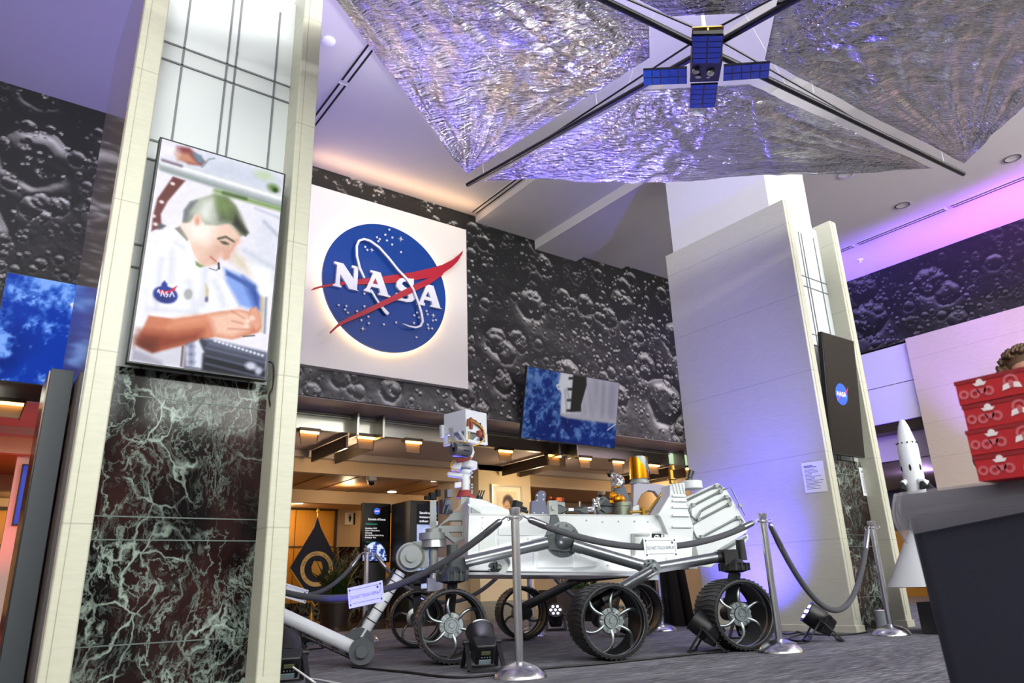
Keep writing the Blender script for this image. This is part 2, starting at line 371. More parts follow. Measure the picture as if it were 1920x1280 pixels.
# ---- lunar mural: heights of many craters, lit from below like the print
def lunar(w, h, ppm, rng, n, elev0, elev1, big=()):
    z = (fbm(w, h, w/ppm*.8, 8, rng, .5)-.5)*.20
    cr = [(rng.random()*w, rng.random()*h, min(.34, .019*rng.random()**(-.46)), 1) for _ in range(n)]+[(x*w, y*h, r, 1.15) for x, y, r in big]
    cr.sort(key=lambda c: -c[2])
    for cx, cy, r, k in cr:
        R = r*ppm; q = int(R*1.9)+2; x0, x1, y0, y1 = max(0, int(cx-q)), min(w, int(cx+q)), max(0, int(cy-q)), min(h, int(cy+q))
        if x1 <= x0 or y1 <= y0: continue
        Y, X = np.mgrid[y0:y1, x0:x1]; d = np.hypot(X-cx, Y-cy)/R
        d = d*(1+.035*np.sin(3*np.arctan2(Y-cy, X-cx)+cx)+.03*np.sin(7*np.arctan2(Y-cy, X-cx)+cy))
        p = z[y0:y1, x0:x1]; dep = .40*r*k
        bowl = np.where(d < 1, np.maximum(d*d-1, -.72 if r > .12 else -1)*dep, 0)
        rim = np.exp(-((d-1.02)/.17)**2)*dep*.42+np.exp(-((d-1.25)/.3)**2)*dep*.12
        z[y0:y1, x0:x1] = p*np.where(d < .95, .45, 1)+bowl+rim
    gy, gx = np.gradient(z, 1/ppm)
    sl = -gy*.95+gx*.18            # rows run downwards: surfaces leaning down are lit
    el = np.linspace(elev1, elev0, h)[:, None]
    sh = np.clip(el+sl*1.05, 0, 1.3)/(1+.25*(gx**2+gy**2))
    sh = sh*(.86+.28*fbm(w, h, w/ppm*5, 4, rng))
    return np.clip(sh, 0, 1)
PPM = 62
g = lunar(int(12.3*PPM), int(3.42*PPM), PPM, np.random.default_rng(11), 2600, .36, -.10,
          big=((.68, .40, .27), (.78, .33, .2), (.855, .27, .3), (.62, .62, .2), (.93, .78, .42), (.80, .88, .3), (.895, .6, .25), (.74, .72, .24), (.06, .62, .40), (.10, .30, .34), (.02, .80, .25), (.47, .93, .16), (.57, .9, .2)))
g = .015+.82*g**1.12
W0, W1 = -1.25, 11.05
MUR = picmat('mural_print', rough=.55)
mur = picture('wall_back', np.repeat(g[..., None], 3, 2)*np.array([1, .985, .975]), (W0, 8.995, 6.4), (W1, 8.995, 6.4), (W1, 8.995, 2.97), (W0, 8.995, 2.97), MUR)
struct(mur, 'black and grey lunar surface mural along the back wall')
struct(bx('wall_back', (-7, 9.0, 2.97), (14, 9.3, ZT), mat('mural_wall', '#1c1b1a', .7)), 'wall band behind the lunar mural')
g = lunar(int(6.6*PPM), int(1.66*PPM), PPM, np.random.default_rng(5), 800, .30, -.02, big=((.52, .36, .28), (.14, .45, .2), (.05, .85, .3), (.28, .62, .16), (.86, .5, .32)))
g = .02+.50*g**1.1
mur = picture('wall_right', np.repeat(g[..., None], 3, 2)*np.array([.98, .97, 1.03]), (13.995, 9, 6.34), (13.995, 2.4, 6.28), (13.995, 2.4, 4.74), (13.995, 9, 4.74), MUR)
struct(mur, 'dark lunar surface mural on the right wall')
struct(bx('wall_right', (14, -5, 0), (14.3, 6.16, ZT), LIMEW), 'beige limestone wall with fine joints')
struct(bx('wall_right', (14.0, 6.16, 4.74), (14.3, 9.3, ZT), mat('mural_wall', '#1c1b1a', .7)), 'wall band behind the right mural')
wl = MB(); wl.box((13.9, -5, 0), (14.02, 6.16, 4.755)); struct(wl.build('wall_right', LIMEW), 'beige limestone facing proud of the right wall')
# white panels over the right-hand opening
for k, (z0, z1) in enumerate(((3.98, 4.7), (3.27, 3.965))):
    struct(bx(f'trim_{k+1}', (13.97, 6.17, z0), (14.1, 8.6, z1), mat('white_panel', '#d5d4d6', .5), bevel=.006), ('upper', 'lower')[k]+' pale panel above the right-hand opening')
struct(bx('trim_3', (14.02, 6.17, 3.1), (14.4, 9, 3.27), BRONZE), 'dark gap under the pale panels')
struct(bx('trim_4', (14.45, 5.0, 2.62), (14.6, 9.6, 4.8), mat('lilac_paint', '#c4bdd2', .7)), 'lilac lit fascia inside the right-hand opening')
struct(bx('ceiling', (14.5, 5.0, 2.62), (20, 10, 2.66), mat('taupe_paint', '#8d8087', .7)), 'low ceiling beyond the right-hand opening')
struct(bx('wall_right', (19.6, 3, 0), (19.8, 10, 2.62), mat('navy_paint', '#23264a', .7)), 'navy wall beyond the right-hand opening')
struct(bx('wall_right', (18.9, 3, 0), (19.5, 10, 1.55), WOOD), 'honey wood counter wall beyond the right-hand opening')

# linear air slots and small ceiling fittings
SLOT = mat('slot_black', '#050506', .9)
def slot(x, y0, y1, z, lab):
    t = thing('air_slot', lab, 'air vent', (x, y0, z))
    mb = MB(); mb.box((x-.055, y0, z-.012), (x+.055, y1, z+.004)); mb.build('slot_frame', PAINT, t)
    for dx in (-.038, .038): MB().box((x+dx-.012, y0+.02, z-.016), (x+dx+.012, y1-.02, z-.002)).build('slot', SLOT, t)
a = P(592, 235, 'z', 6.35); b = P(705, 62, 'z', 6.35)
slot((a.x+b.x)/2, 5.6, 7.02, 6.36, 'black air slot in the ceiling beside the silver sail, end nearer the camera')
slot((a.x+b.x)/2, 7.06, 8.2, 6.36, 'black air slot in the ceiling beside the left pillar, end farther from the camera')
slot(5.93, 6.6, 8.9, 6.36, 'black air slot in the ceiling above the top corner of the round logo panel')
for k, (y0, y1) in enumerate(((1.9, 4.35), (4.42, 6.0), (6.06, 7.2))):
    slot(12.45, y0, y1, 6.30, ('long air slot in the right-hand ceiling, nearest the camera', 'air slot in the right-hand ceiling, middle length', 'short air slot in the right-hand ceiling beside the tall pillar')[k])
CHROME = mat('chrome', '#d0d0d2', .12, 1)
LAMP = mat('lamp_glow', '#ffffff', .5, emit='#fff3dc', es=9)
for px, py, lab in ((1692, 384, 'round recessed ceiling light above the tall pillar, nearest the air slot'), (1898, 296, 'round recessed ceiling light at the right edge'), (1587, 326, 'round recessed ceiling light half hidden by the silver sail')):
    p = P(px, py, 'z', 6.30); t = thing('recessed_light', lab, 'ceiling light', p)
    MB().lathe([(.115, .004), (.115, -.012), (.098, -.012), (.085, .06), (.09, .07)], p, n=24).build('trim_ring', CHROME, t)
    MB().cyl(p+V((0, 0, .05)), p+V((0, 0, .055)), .07).build('bulb', mat('dim_bulb', '#bbbbbb', .3), t)
p = P(1220, 370, 'z', 6.21); t = thing('square_light', 'square recessed ceiling light with two tilted bronze lamps', 'ceiling light', p)
MB().prism([p+V((x, y, 0)) for x, y in ((-.21, -.21), (.21, -.21), (.21, .21), (-.21, .21))], (0, 0, -.014), holes=[[p+V((x, y, 0)) for x, y in ((-.17, -.17), (.17, -.17), (.17, .17), (-.17, .17))]]).build('frame', PAINT, t)
MB().box(p+V((-.17, -.17, -.004)), p+V((.17, .17, .002))).build('recess', mat('brown_shade', '#55463a', .5), t)
for s in (-1, 1): MB().cyl(p+V((s*.08, 0, .0)), p+V((s*.08+.03, -.03, -.05)), .07, .075).build('lamp', mat('bronze_lamp', '#c9a98a', .25, 1), t)
p = P(616, 76, 'z', 6.36); tag(MB().lathe([(.075, .005), (.075, -.02), (.05, -.035), (0, -.035)], p).build('smoke_detector', mat('detector_white', '#e4e4ee', .4)), 'round white smoke detector on the lavender ceiling', 'smoke detector')
p = P(1612, 487, 'z', 6.30); tag(MB().lathe([(.07, .005), (.06, -.012), (.02, -.015), (.018, -.05), (.035, -.055), (0, -.06)], p).build('sprinkler', mat('detector_white', '#e4e4ee', .4)), 'small round sprinkler head in the purple-lit ceiling', 'sprinkler')

# ---- pillars: two limestone side slabs, white glass panels above, marble below, core to the ceiling
PY = 4.07
def pillar(name, x0, x1, yb, core, lab):
    t = thing(name, lab, 'pillar', ((x0+x1)/2, PY, 0)); del t['category']; struct(t)
    zt = 4.61; w = .13; yf = PY+.17
    for k, (a, b_) in enumerate(((x0, x0+w), (x1-w, x1))):
        s = MB(); s.box((a, PY, 0), (b_, yb, zt)); o = s.build('side_slab', LIME, t, bevel=.008)
        e = MB(); e.box((a+.035, PY-.003, .12), (a+.038, PY+.01, zt)); e.build('joint', mat('stone_joint', '#a79f88', .6), o)
        MB().box((a-.012, PY-.014, 0), (b_+.012, yb, .07)).build('plinth_strip', LIME, o, bevel=.004)
    MB().box((x0+w, yf, .0), (x1-w, yf+.1, 1.70)).build('marble_cladding', MARBLE, t)
    j = MB()
    for z in (.305, .80, .915, 1.545): j.box((x0+w, yf-.002, z), (x1-w, yf+.01, z+.006))
    j.build('marble_joint', mat('dark_joint', '#56625e', .5), t)
    MB().box((x0+w, yf+.02, 1.70), (x1-w, yf+.1, 4.55)).build('white_panel', WHITEP, t)
    j = MB(); W = x1-w-(x0+w)
    for f in (.17, .49, .555, .87): j.box((x0+w+W*f-.006, yf+.012, 1.70), (x0+w+W*f+.006, yf+.03, 4.42))
    for z in (2.28, 2.42, 2.98, 3.11, 3.70, 3.83): j.box((x0+w, yf+.012, z), (x1-w, yf+.03, z+.011))
    j.build('panel_joint', GREY, t)
    MB().box((x0+w-.02, yf+.08, 0), (x1-w+.02, yb-.05, 6.4)).build('core', mat('core_white', '#e2e2ea', .6), t)
    return t
pl_ = pillar('wall_pillar_left', .37, 1.46, 5.55, 0, 'near pillar with portrait screen and dark marble base')
MB().box((.364, PY+.015, .1), (.3705, 5.545, 4.6)).build('polished_side', stone('polished_stone_darkened', '#8d7f79', .07, .1), pl_)  # limestone side darkened in colour, standing in for the dark mural mirrored in it
pillar('wall_pillar_right', 6.94, 8.02, 5.86, 0, 'tall limestone pillar lit blue, with black screen and marble base')

# ---- opening under the mural and the corridor behind
PURP = mat('lilac_grey_paint', '#a59a9f', .7); BEIGE = mat('beige_paint', '#b99f80', .7); BEIGE2 = mat('pale_beige_paint', '#d6c29c', .7)
struct(bx('ceiling', (-7, 9.02, 2.955), (14, 9.85, 2.97), PURP), 'underside of the mural wall')
struct(bx('trim_5', (-7, 9.75, 2.70), (11.0, 9.85, 2.955), STAIN), 'stainless steel band over the opening')
r = MB()
for z in (2.925, 2.895): r.box((-7, 9.71, z), (11.0, 9.75, z+.018))
struct(r.build('trim_6', mat('pale_rail', '#b9bba8', .4, .6)), 'two pale rails along the top of the steel band')
struct(bx('ceiling', (-7, 9.85, 2.70), (14, 11.45, 2.74), mat('lilac_ceiling', '#a3938f', .75)), 'plain ceiling strip behind the steel band')
struct(bx('trim_7', (-7, 11.3, 2.60), (14, 11.46, 2.70), mat('grey_fascia', '#a59b95', .6)), 'pale fascia line across the corridor ceiling')
struct(bx('trim_8', (-7, 11.46, 2.38), (14, 11.6, 2.62), BEIGE), 'beige bulkhead across the corridor ceiling')
struct(bx('ceiling', (-7, 11.6, 2.40), (9, 13.6, 2.44), WOODC), 'slatted wood corridor ceiling')
w = MB()
for x in np.arange(1, 9, .62): w.box((x, 11.6, 2.392), (x+.012, 13.6, 2.41))
struct(w.build('ceiling', mat('wood_joint', '#5d4028', .8)), 'joint lines of the slatted wood ceiling')
struct(bx('trim_9', (-7, 13.6, 2.16), (14, 13.75, 2.44), BEIGE), 'second beige bulkhead deep in the corridor')
struct(bx('ceiling', (-7, 13.75, 2.2), (14, 15.2, 2.24), mat('warm_ceiling', '#c7a274', .7)), 'warm lit ceiling by the wooden doors')
struct(bx('wall_back', (-7, 15.0, 0), (20, 15.2, 2.7), mat('tan_paint', '#c3a37c', .7)), 'tan end wall of the corridor')
struct(bx('ceiling', (9, 11.6, 2.40), (14, 15.2, 2.44), WOODC), 'wood ceiling right of the portrait wall')
# steel hangers and bronze fins around the band
def hanger(px, lab):
    x = P(px, 820, 'y', 9.72).x; t = thing('steel_bracket', lab, 'bracket', (x, 9.6, 2.6))
    for d in (-.2, .2):
        MB().box((x+d-.02, 9.5, 2.62), (x+d+.02, 9.76, 2.95)).build('fin', STAIN, t, bevel=.006)
        MB().box((x+d-.015, 9.86, 2.5), (x+d+.015, 11.2, 2.68)).build('beam', BRONZE, t)
hanger(683, 'pair of upright steel fins on the band left of the rover mast')
hanger(1050, 'pair of steel fins below the landscape screen over the rover')
hanger(1275, 'pair of steel fins at the band end beside the tall pillar')

# spot fixtures hung under the band
SHADE = mat('frosted_shade', '#8a7258', .5); WARM = mat('warm_tube', '#ffffff', .4, emit='#ffb85a', es=7)
def fixture(px, py, lab, n=0):
    p = P(px, py, 'y', 9.78); p.z = 2.66
    t = thing('wall_washer', lab, 'spotlight', p, group='warm wall washers under the steel band')
    MB().box(p+V((-.15, -.09, -.0)), p+V((.15, .05, .045))).build('housing', BRONZE, t)
    MB().cyl(p+V((-.13, -.06, -.012)), p+V((.13, -.06, -.012)), .022, n=10).build('bulb', WARM, t)
    MB().hexa([p+V(k) for k in ((-.11, -.05, -.17), (.11, -.05, -.17), (.11, -.04, -.17), (-.11, -.04, -.17), (-.13, -.02, -.02), (.13, -.02, -.02), (.13, -.01, -.02), (-.13, -.01, -.02))]).build('shade', SHADE, t)
    for s in (-1, 1): MB().bar(p+V((s*.14, -.03, .0)), p+V((s*.11, -.045, -.19)), .01).build('arm', BRONZE, t)
    return t
for px, py, lab in ((578, 808, 'warm wall washer lamp nearest the left pillar, left of the steel fins'), (684, 818, 'warm wall washer lamp between the two steel fins'), (772, 828, 'warm wall washer lamp left of the rover camera head'),
                    (944, 842, 'warm wall washer lamp just right of the rover camera head'), (1036, 849, 'warm wall washer lamp between fins under the landscape screen'), (1093, 857, 'warm wall washer lamp under the right part of the landscape screen'),
                    (1155, 862, 'warm wall washer lamp left of the gold drum'), (1222, 868, 'warm wall washer lamp right behind the gold drum'), (1290, 874, 'warm wall washer lamp between the fins by the tall pillar'),
                    (20, 748, 'warm wall washer lamp at the far left under the blue screen')): fixture(px, py, lab)
# ================================================================== corridor contents
DKST = marble('brown_dark_marble', .8)
def wood(name, x0, x1, z1, lab):
    t = thing(name, lab, 'door', ((x0+x1)/2, 14.95, 0)); del t['category']; struct(t)
    MB().box((x0, 14.9, .36), (x1, 15.0, z1)).build('leaf', WOOD, t)
    s = MB(); s.box((x0, 14.885, 1.42), (x1, 14.9, 1.45)); s.box(((x0+x1)/2+.1, 14.89, .36), ((x0+x1)/2+.112, 14.902, z1)); s.build('seam', mat('wood_joint', '#5d4028', .8), t)
    MB().box((x0, 14.86, 0), (x1, 15.0, .36)).build('stone_base', DKST, t)
    f = MB(); f.box((x0-.06, 14.85, z1), (x1+.06, 15.0, z1+.05)); f.box((x1, 14.85, 0), (x1+.05, 15.0, z1)); f.build('door_frame', BRONZE, t)
wood('door_1', 4.4, 6.28, 2.16, 'honey wood doors behind the fringed flag')
wood('door_2', 7.5, 10.2, 2.16, 'honey wood doors between the two tall screens')
wood('door_3', -6, .6, 2.0, 'wood doors glimpsed at the far left')
struct(bx('trim_10', (6.3, 14.6, 0), (7.3, 14.9, 1.42), DKST), 'dark brown marble wall base behind the schedule screen')
c0 = P(897, 900, 'y', 11.3).x; c1 = P(994, 900, 'y', 11.3).x
struct(bx('wall_portrait', (c0, 11.3, .30), (c1, 12.2, 2.74), BEIGE2), 'pale wall carrying the framed portrait')
struct(bx('baseboard_portrait', (c0, 11.28, 0), (c1, 12.2, .30), stone('grey_stone', '#8d8878', .3)), 'grey stone base of the portrait wall')
struct(bx('wall_portrait', (c0-.42, 11.62, 0), (c0, 12.05, 2.4), mat('return_tan_paint', '#a38f78', .7)), 'tan return wall beside the portrait wall')  # tan darker than the face of the portrait wall
struct(bx('wall_back', (.43, 11.62, 0), (3.6, 11.75, 2.38), mat('pinkish_paint', '#d8b9ab', .7)), 'pinkish wall at the far left opening')
struct(bx('wall_right_far', (11.7, 9.3, 0), (11.9, 12, 2.7), BEIGE), 'beige wall behind the tall pillar')

# framed portrait of a woman
pc = Pic(60, 66, '#c8b390'); pc.ell(.5, .45, .6, .6, '#d9c39c', .4)
pc.poly([(.2, 1.05), (.3, .86), (.45, .78), (.62, .78), (.85, .9), (.95, 1.05)], '#7d6a58', .03)
pc.ell(.56, .34, .26, .23, '#382c24', .05); pc.ell(.70, .5, .14, .2, '#382c24', .05); pc.ell(.5, .52, .165, .24, '#b98f6a', .03)
pc.ell(.44, .47, .03, .012, '#4a3426', .01); pc.ell(.54, .46, .03, .012, '#4a3426', .01); pc.ell(.46, .66, .06, .02, '#efe0d0', .01); pc.line([(.47, .5), (.45, .58)], .02, '#96704f')
pc.noise(.12, 8)
t = thing('framed_portrait', 'framed portrait of a smiling dark-haired woman on the pale corridor wall', 'picture', P(950, 940, 'y', 11.28))
k = [P(px, py, 'y', 11.25) for px, py in ((922, 907), (979, 911))]; x0, x1, z1 = k[0].x, k[1].x, k[0].z; z0 = z1-(x1-x0)*1.12
MB().prism([(x0, 11.3, z0), (x1, 11.3, z0), (x1, 11.3, z1), (x0, 11.3, z1)], (0, -.05, 0), holes=[[(x0+.03, 11.3, z0+.03), (x1-.03, 11.3, z0+.03), (x1-.03, 11.3, z1-.03), (x0+.03, 11.3, z1-.03)]]).build('frame', mat('silver_frame', '#c9bfa6', .3, .6), t)
MB().box((x0+.03, 11.275, z0+.03), (x1-.03, 11.299, z1-.03)).build('mat_board', mat('mat_board', '#e6d9bd', .7), t)
w = x1-x0; picture('print', pc, (x0+w*.17, 11.27, z1-w*.17), (x1-w*.17, 11.27, z1-w*.17), (x1-w*.17, 11.27, z0+w*.12), (x0+w*.17, 11.27, z0+w*.12), picmat('portrait_print', rough=.4), t)

# flat logo shapes for the small printed / on-screen emblems
def emblem(c, r, xd, zd, ofs, M, parent, name='emblem'):
    """blue disc, red swoosh and white letters laid on a flat surface; xd,zd unit directions, ofs towards the viewer"""
    c, xd, zd, ofs = V(c), V(xd), V(zd), V(ofs)
    q = lambda x, y, k: c+xd*(x*r)+zd*(y*r)+ofs*k
    MB().prism([q(math.cos(a), math.sin(a), 1) for a in np.linspace(0, 2*math.pi, 36, endpoint=False)], ofs*.2).build(name, M[0], parent)
    MB().prism([q(*p, 1.3) for p in ((-1.15, -.12), (-.5, .0), (.2, .12), (.8, .35), (1.2, .85), (.95, .3), (.5, .08), (-.1, -.12), (-.6, -.5), (-.95, -.95), (-.6, -.42), (-.2, -.1), (.0, .02), (-.5, -.06))], ofs*.2).build('swoosh', M[1], parent)
    xdn = xd.normalized(); MB().text('NASA', r*.62, q(-.78, -.2, 1.8), xd, zd, 0, width=r*1.5).build('lettering', M[2], parent)
EMB = [mat('glow_blue', '#0b2f8a', .4, emit='#1f62d8', es=.9), mat('glow_red', '#b01020', .4, emit='#e0304a', es=.9), mat('glow_white', '#ffffff', .4, emit='#eef2ff', es=1.0)]

# schedule totem
Y0 = 13.0; a = P(681, 942, 'y', Y0); b = P(733, 943, 'y', Y0); zl = P(681, 1052, 'y', Y0).z
t = thing('schedule_screen', 'tall black screen headed Schedule of Events behind the flag plants', 'screen', ((a.x+b.x)/2, Y0, 0))
MB().box((a.x, Y0, zl-.02), (b.x, Y0+.1, a.z)).build('screen_panel', SCRB, t, bevel=.006)
MB().box((a.x+.08, Y0+.02, .04), (b.x-.08, Y0+.1, zl)).build('stand', BLACK, t); MB().box((a.x-.05, Y0-.12, 0), (b.x+.05, Y0+.22, .04)).build('foot', BLACK, t)
W = b.x-a.x; cx = (a.x+b.x)/2; GW, GT = EMB[2], mat('glow_teal', '#20a090', .4, emit='#35c9ae', es=.8)
emblem((cx, Y0-.001, a.z-.15), W*.11, (1, 0, 0), (0, 0, 1), (0, -.002, 0), EMB, t)
MB().text('Schedule of Events', .055, (cx, Y0-.004, a.z-.32), (1, 0, 0), (0, 0, 1), 0, align='CENTER', width=W*.62).build('heading', GW, t)
tx = MB(); z = a.z-.40
MB().text('MONDAY, JUNE 2', .03, (a.x+W*.1, Y0-.004, z), (1, 0, 0), (0, 0, 1), 0, width=W*.42).text('TUESDAY, JUNE 3', .03, (a.x+W*.1, Y0-.004, z-.33), (1, 0, 0), (0, 0, 1), 0, width=W*.42).build('date_line', GT, t)
for i, l in enumerate(('Expedition 74/75', 'Crew-11 Mission Panel', 'Featuring', 'Zena Cardman, Michael Fincke,', 'Kimiya Yui')): tx.text(l, .036, (a.x+W*.1, Y0-.004, z-.08-i*.042), (1, 0, 0), (0, 0, 1), 0, width=W*(.4, .5, .24, .66, .38)[i])
for i, l in enumerate(('From Mach to Perspective', 'Artists Satellites that see Gravity', 'Fueling the Economy', 'Featured Speaker', 'Tom Wagner, Director of Earth Action')): tx.text(l, .036, (a.x+W*.1, Y0-.004, z-.40-i*.042), (1, 0, 0), (0, 0, 1), 0, width=W*(.6, .7, .48, .4, .78)[i])
tx.build('listing', GW, t)
ep = Pic(70, 46, '#050508'); ep.ell(.45, .95, .45, .95*.95, '#16307e', .03); ep.a *= (.75+.5*fbm(70, 46, 5, 4, RNG))[..., None]
cl = fbm(70, 46, 7, 4, RNG); ep.put(np.clip((cl-.5)*7, 0, 1)*(np.hypot((ep.X-.45)/.44, (ep.Y-.95)/.9) < 1), '#c9d6f5')
picture('earth_image', ep, (a.x+.02, Y0-.004, zl+W*.62), (b.x-.02, Y0-.004, zl+W*.62), (b.x-.02, Y0-.004, zl+.01), (a.x+.02, Y0-.004, zl+.01), picmat('schedule_picture', 1, es=1.1), t)
# satellite display cabinet
Y0 = 12.2; a = P(780, 938, 'y', Y0); b = P(858, 941, 'y', Y0)
t = thing('display_kiosk', 'black display cabinet with a lit satellite diagram behind the rover front', 'display', ((a.x+b.x)/2, Y0+.2, 0))
MB().box((a.x-.12, Y0, 0), (b.x, Y0+.75, a.z)).build('cabinet', BLACK, t)
kp = Pic(110, 170, '#1a1b20'); kp.poly([(.0, .25), (1, .25), (1, 1), (0, 1)], '#aebbe6', .01)
kp.poly([(.35, .02), (1, .02), (1, .1), (.35, .1)], '#123a86', .01)
for pts in (((.05, .62), (.35, .5), (.6, .35)), ((.1, .8), (.4, .45)), ((.3, .7), (.9, .6)), ((.15, .5), (.5, .75)), ((.55, .9), (.95, .75)), ((.05, .95), (.6, .88))): kp.line(pts, .02, '#3b4c86', .01)
kp.ell(.33, .58, .16, .08, '#5f78c0', .02); kp.ell(.62, .37, .28, .17, '#e8ecfa', .015); kp.ell(.62, .37, .23, .135, '#15171d', .015); kp.ell(.25, .85, .2, .07, '#8294cf', .05); kp.noise(.15, 10)
picture('screen_image', kp, (a.x+.02, Y0-.004, a.z-.06), (b.x-.02, Y0-.004, a.z-.06), (b.x-.02, Y0-.004, .55), (a.x+.02, Y0-.004, .55), picmat('kiosk_picture', 1, es=1.0), t)
k = MB(); 
for i, l in enumerate(('Satellites use infrared', 'measure heat on Earth', 'other planets, and')): k.text(l, .06, (a.x+.07, Y0-.008, a.z-.24-i*.075), (1, 0, 0), (0, 0, 1), 0, width=.62)
k.build('caption', GW, t)

# flag on a stand
fx = P(590, 1100, 'y', 13.9).x; zt, zm, zb = P(590, 968, 'y', 13.9).z, P(590, 1066, 'y', 13.9).z, P(590, 1136, 'y', 13.9).z
t = thing('flag', 'dark blue flag with gold fringe and round seal on a gold-footed pole', 'flag', (fx, 13.95, 0))
MB().lathe([(.17, 0), (.16, .03), (.06, .06), (.035, .14), (.02, .2), (0, .2)], (fx, 14.0, 0)).build('base', GOLD, t)
MB().cyl((fx, 14.0, .1), (fx+.03, 14.0, zt+.08), .014).build('pole', GOLD, t)
MB().sph((fx+.03, 14.0, zt+.12), (.03, .03, .05)).build('finial', GOLD, t)
hw = P(640, 1066, 'y', 13.9).x-fx
out = [(0, zt), (-.1*hw, zt-.2), (-.95*hw, zm), (-.8*hw, zm-.1), (.05*hw, zb), (.5*hw, zb+.2), (1.0*hw, zm), (.5*hw, zm+.45), (.14*hw, zt-.2)]
FLG = mat('navy_cloth', '#12172c', .8)
MB().prism([(fx+x, 13.93, z) for x, z in out], (0, .03, 0)).build('cloth', FLG, t)
f = MB(); f.tube([(fx+x, 13.925, z) for x, z in ((-.95*hw, zm), (-.8*hw, zm-.1), (.05*hw, zb), (.5*hw, zb+.2))], .022, 8); f.build('fringe', mat('gold_fringe', '#b9842a', .7), t)
s = MB(); sc = V((fx+.03, 13.92, zm)); sr = hw*.62
s.prism([sc+V((math.cos(i)*sr, 0, math.sin(i)*sr)) for i in np.linspace(0, 2*math.pi, 40, endpoint=False)], (0, -.004, 0), holes=[[sc+V((math.cos(i)*sr*.76, 0, math.sin(i)*sr*.76)) for i in np.linspace(0, 2*math.pi, 40, endpoint=False)]])
s.build('seal_ring', mat('seal_cream', '#c9a869', .7), t)
MB().prism([sc+V((x*sr, -.004, z*sr)) for x, z in ((-.28, -.25), (0, -.48), (.28, -.25), (.36, .1), (.25, .4), (-.2, .45), (-.34, .1))], (0, -.004, 0)).build('seal_shield', mat('gold_fringe', '#b9842a', .7), t)
lt = MB()
for i, ch in enumerate('U.S. NATIONAL AERONAUTICS'):
    th = math.pi*1.25-i*math.pi*1.5/24; r = sr*.80
    lt.text(ch, sr*.2, sc+V((math.cos(th)*r, -.008, math.sin(th)*r)), (math.sin(th), 0, -math.cos(th)), (math.cos(th), 0, math.sin(th)), 0)
lt.build('seal_lettering', FLG, t)

# potted plants
LEAF = mat('dark_leaf', '#2f4a22', .5, var=.3, vs=6); SOIL = mat('soil', '#2a1c14', .9, bump=.5)
def plant(x, y, h0, r, hh, lab, n, square=False):
    t = thing('potted_plant', lab, 'plant', (x, y, 0))
    b = MB()
    if square: b.hexa([(x-r, y-.2, 0), (x+r, y-.2, 0), (x+r, y+.2, 0), (x-r, y+.2, 0), (x-r*1.05, y-.22, h0), (x+r*1.05, y-.22, h0), (x+r*1.05, y+.22, h0), (x-r*1.05, y+.22, h0)])
    else: b.lathe([(r*.72, 0), (r, h0*.86), (r*1.08, h0*.87), (r*1.08, h0), (r*.98, h0), (r*.95, h0-.04), (0, h0-.04)], (x, y, 0))
    b.build('pot', mat('dark_pot', '#2a211c', .35), t)
    MB().sph((x, y, h0-.03), (r*.9, min(r, .2)*.9, .03)).build('soil', SOIL, t)
    l = MB(); g = random.Random(int(x*100))
    for i in range(n):
        a = g.random()*6.28; L = hh*(.55+.5*g.random()); sp = .25+.75*g.random(); w = .012+.012*g.random()
        bx_, by = x+(g.random()-.5)*r*1.2, y+(g.random()-.5)*min(r, .2)
        pts = []
        for k in range(6):
            s = k/5; pts.append(V((bx_+math.cos(a)*sp*L*.55*s**1.5, by+math.sin(a)*sp*L*.55*s**1.5, h0-.03+L*(s-.45*sp*s*s))))
        l.tube(pts, [w*1.0, w*1.5, w*1.6, w*1.2, w*.7, w*.15], 4, sx=1, sy=.25)
    l.build('foliage', LEAF, t); return t
p = P(628, 1150, 'y', 12.2); plant(p.x, 12.2, .41, .27, .92, 'arching green plant in a dark round pot beside the flag', 90)
p = P(1085, 1120, 'y', 9.6); plant(p.x, 9.6, .46, .62, .32, 'low grasses in a long dark planter seen under the rover', 80, True)

# door sign, cameras and downlights of the corridor
p = P(656, 972, 'y', 14.8); t = thing('restroom_sign', 'small pale restroom sign on the tan wall by the schedule screen', 'sign', p)
MB().box(p+V((-.1, 0, -.12)), p+V((.07, .02, .12))).build('plate', mat('sign_plate', '#d8cfc0', .5), t)
MB().sph(p+V((0, -.005, .075)), (.016, .006, .018)).box(p+V((-.03, -.01, -.01)), p+V((.03, 0, .05))).box(p+V((-.016, -.01, -.06)), p+V((.016, 0, -.01))).build('figure', BLACKM, t)
MB().box(p+V((.09, -.01, -.12)), p+V((.12, .02, .12))).build('side_bar', BLACKM, t)
def dome(px, py, z, Y, lab):
    p = P(px, py, 'y', Y); p.z = z; t = thing('security_camera', lab, 'security camera', p)
    MB().lathe([(.085, .005), (.085, -.05), (.075, -.07), (0, -.07)], p).build('housing', mat('camera_grey', '#8d8a88', .4), t)
    MB().sph(p+V((0, 0, -.08)), .065).build('dome', mat('dark_dome', '#161012', .08), t)
dome(697, 893, 2.38, 11.53, 'grey dome security camera on the beige bulkhead above the schedule screen')
dome(1127, 913, 2.38, 11.53, 'dome security camera above the chrome turret on the rover deck')
dome(1143, 872, 2.70, 10.8, 'small dome security camera left of the gold drum')
for px, py, lab in ((735, 922, 'round downlight in the wood ceiling above the schedule screen'), (816, 901, 'round downlight in the wood ceiling above the display cabinet')):
    p = P(px, py, 'z', 2.395); tag(MB().cyl(p, p+V((0, 0, -.006)), .085).build('downlight', LAMP), lab, 'ceiling light')
for px, py, lab in ((560, 943, 'warm downlight near the flag by the left pillar'),):
    p = P(px, py, 'z', 2.195); tag(MB().cyl(p, p+V((0, 0, -.006)), .08).build('downlight', LAMP), lab, 'ceiling light')
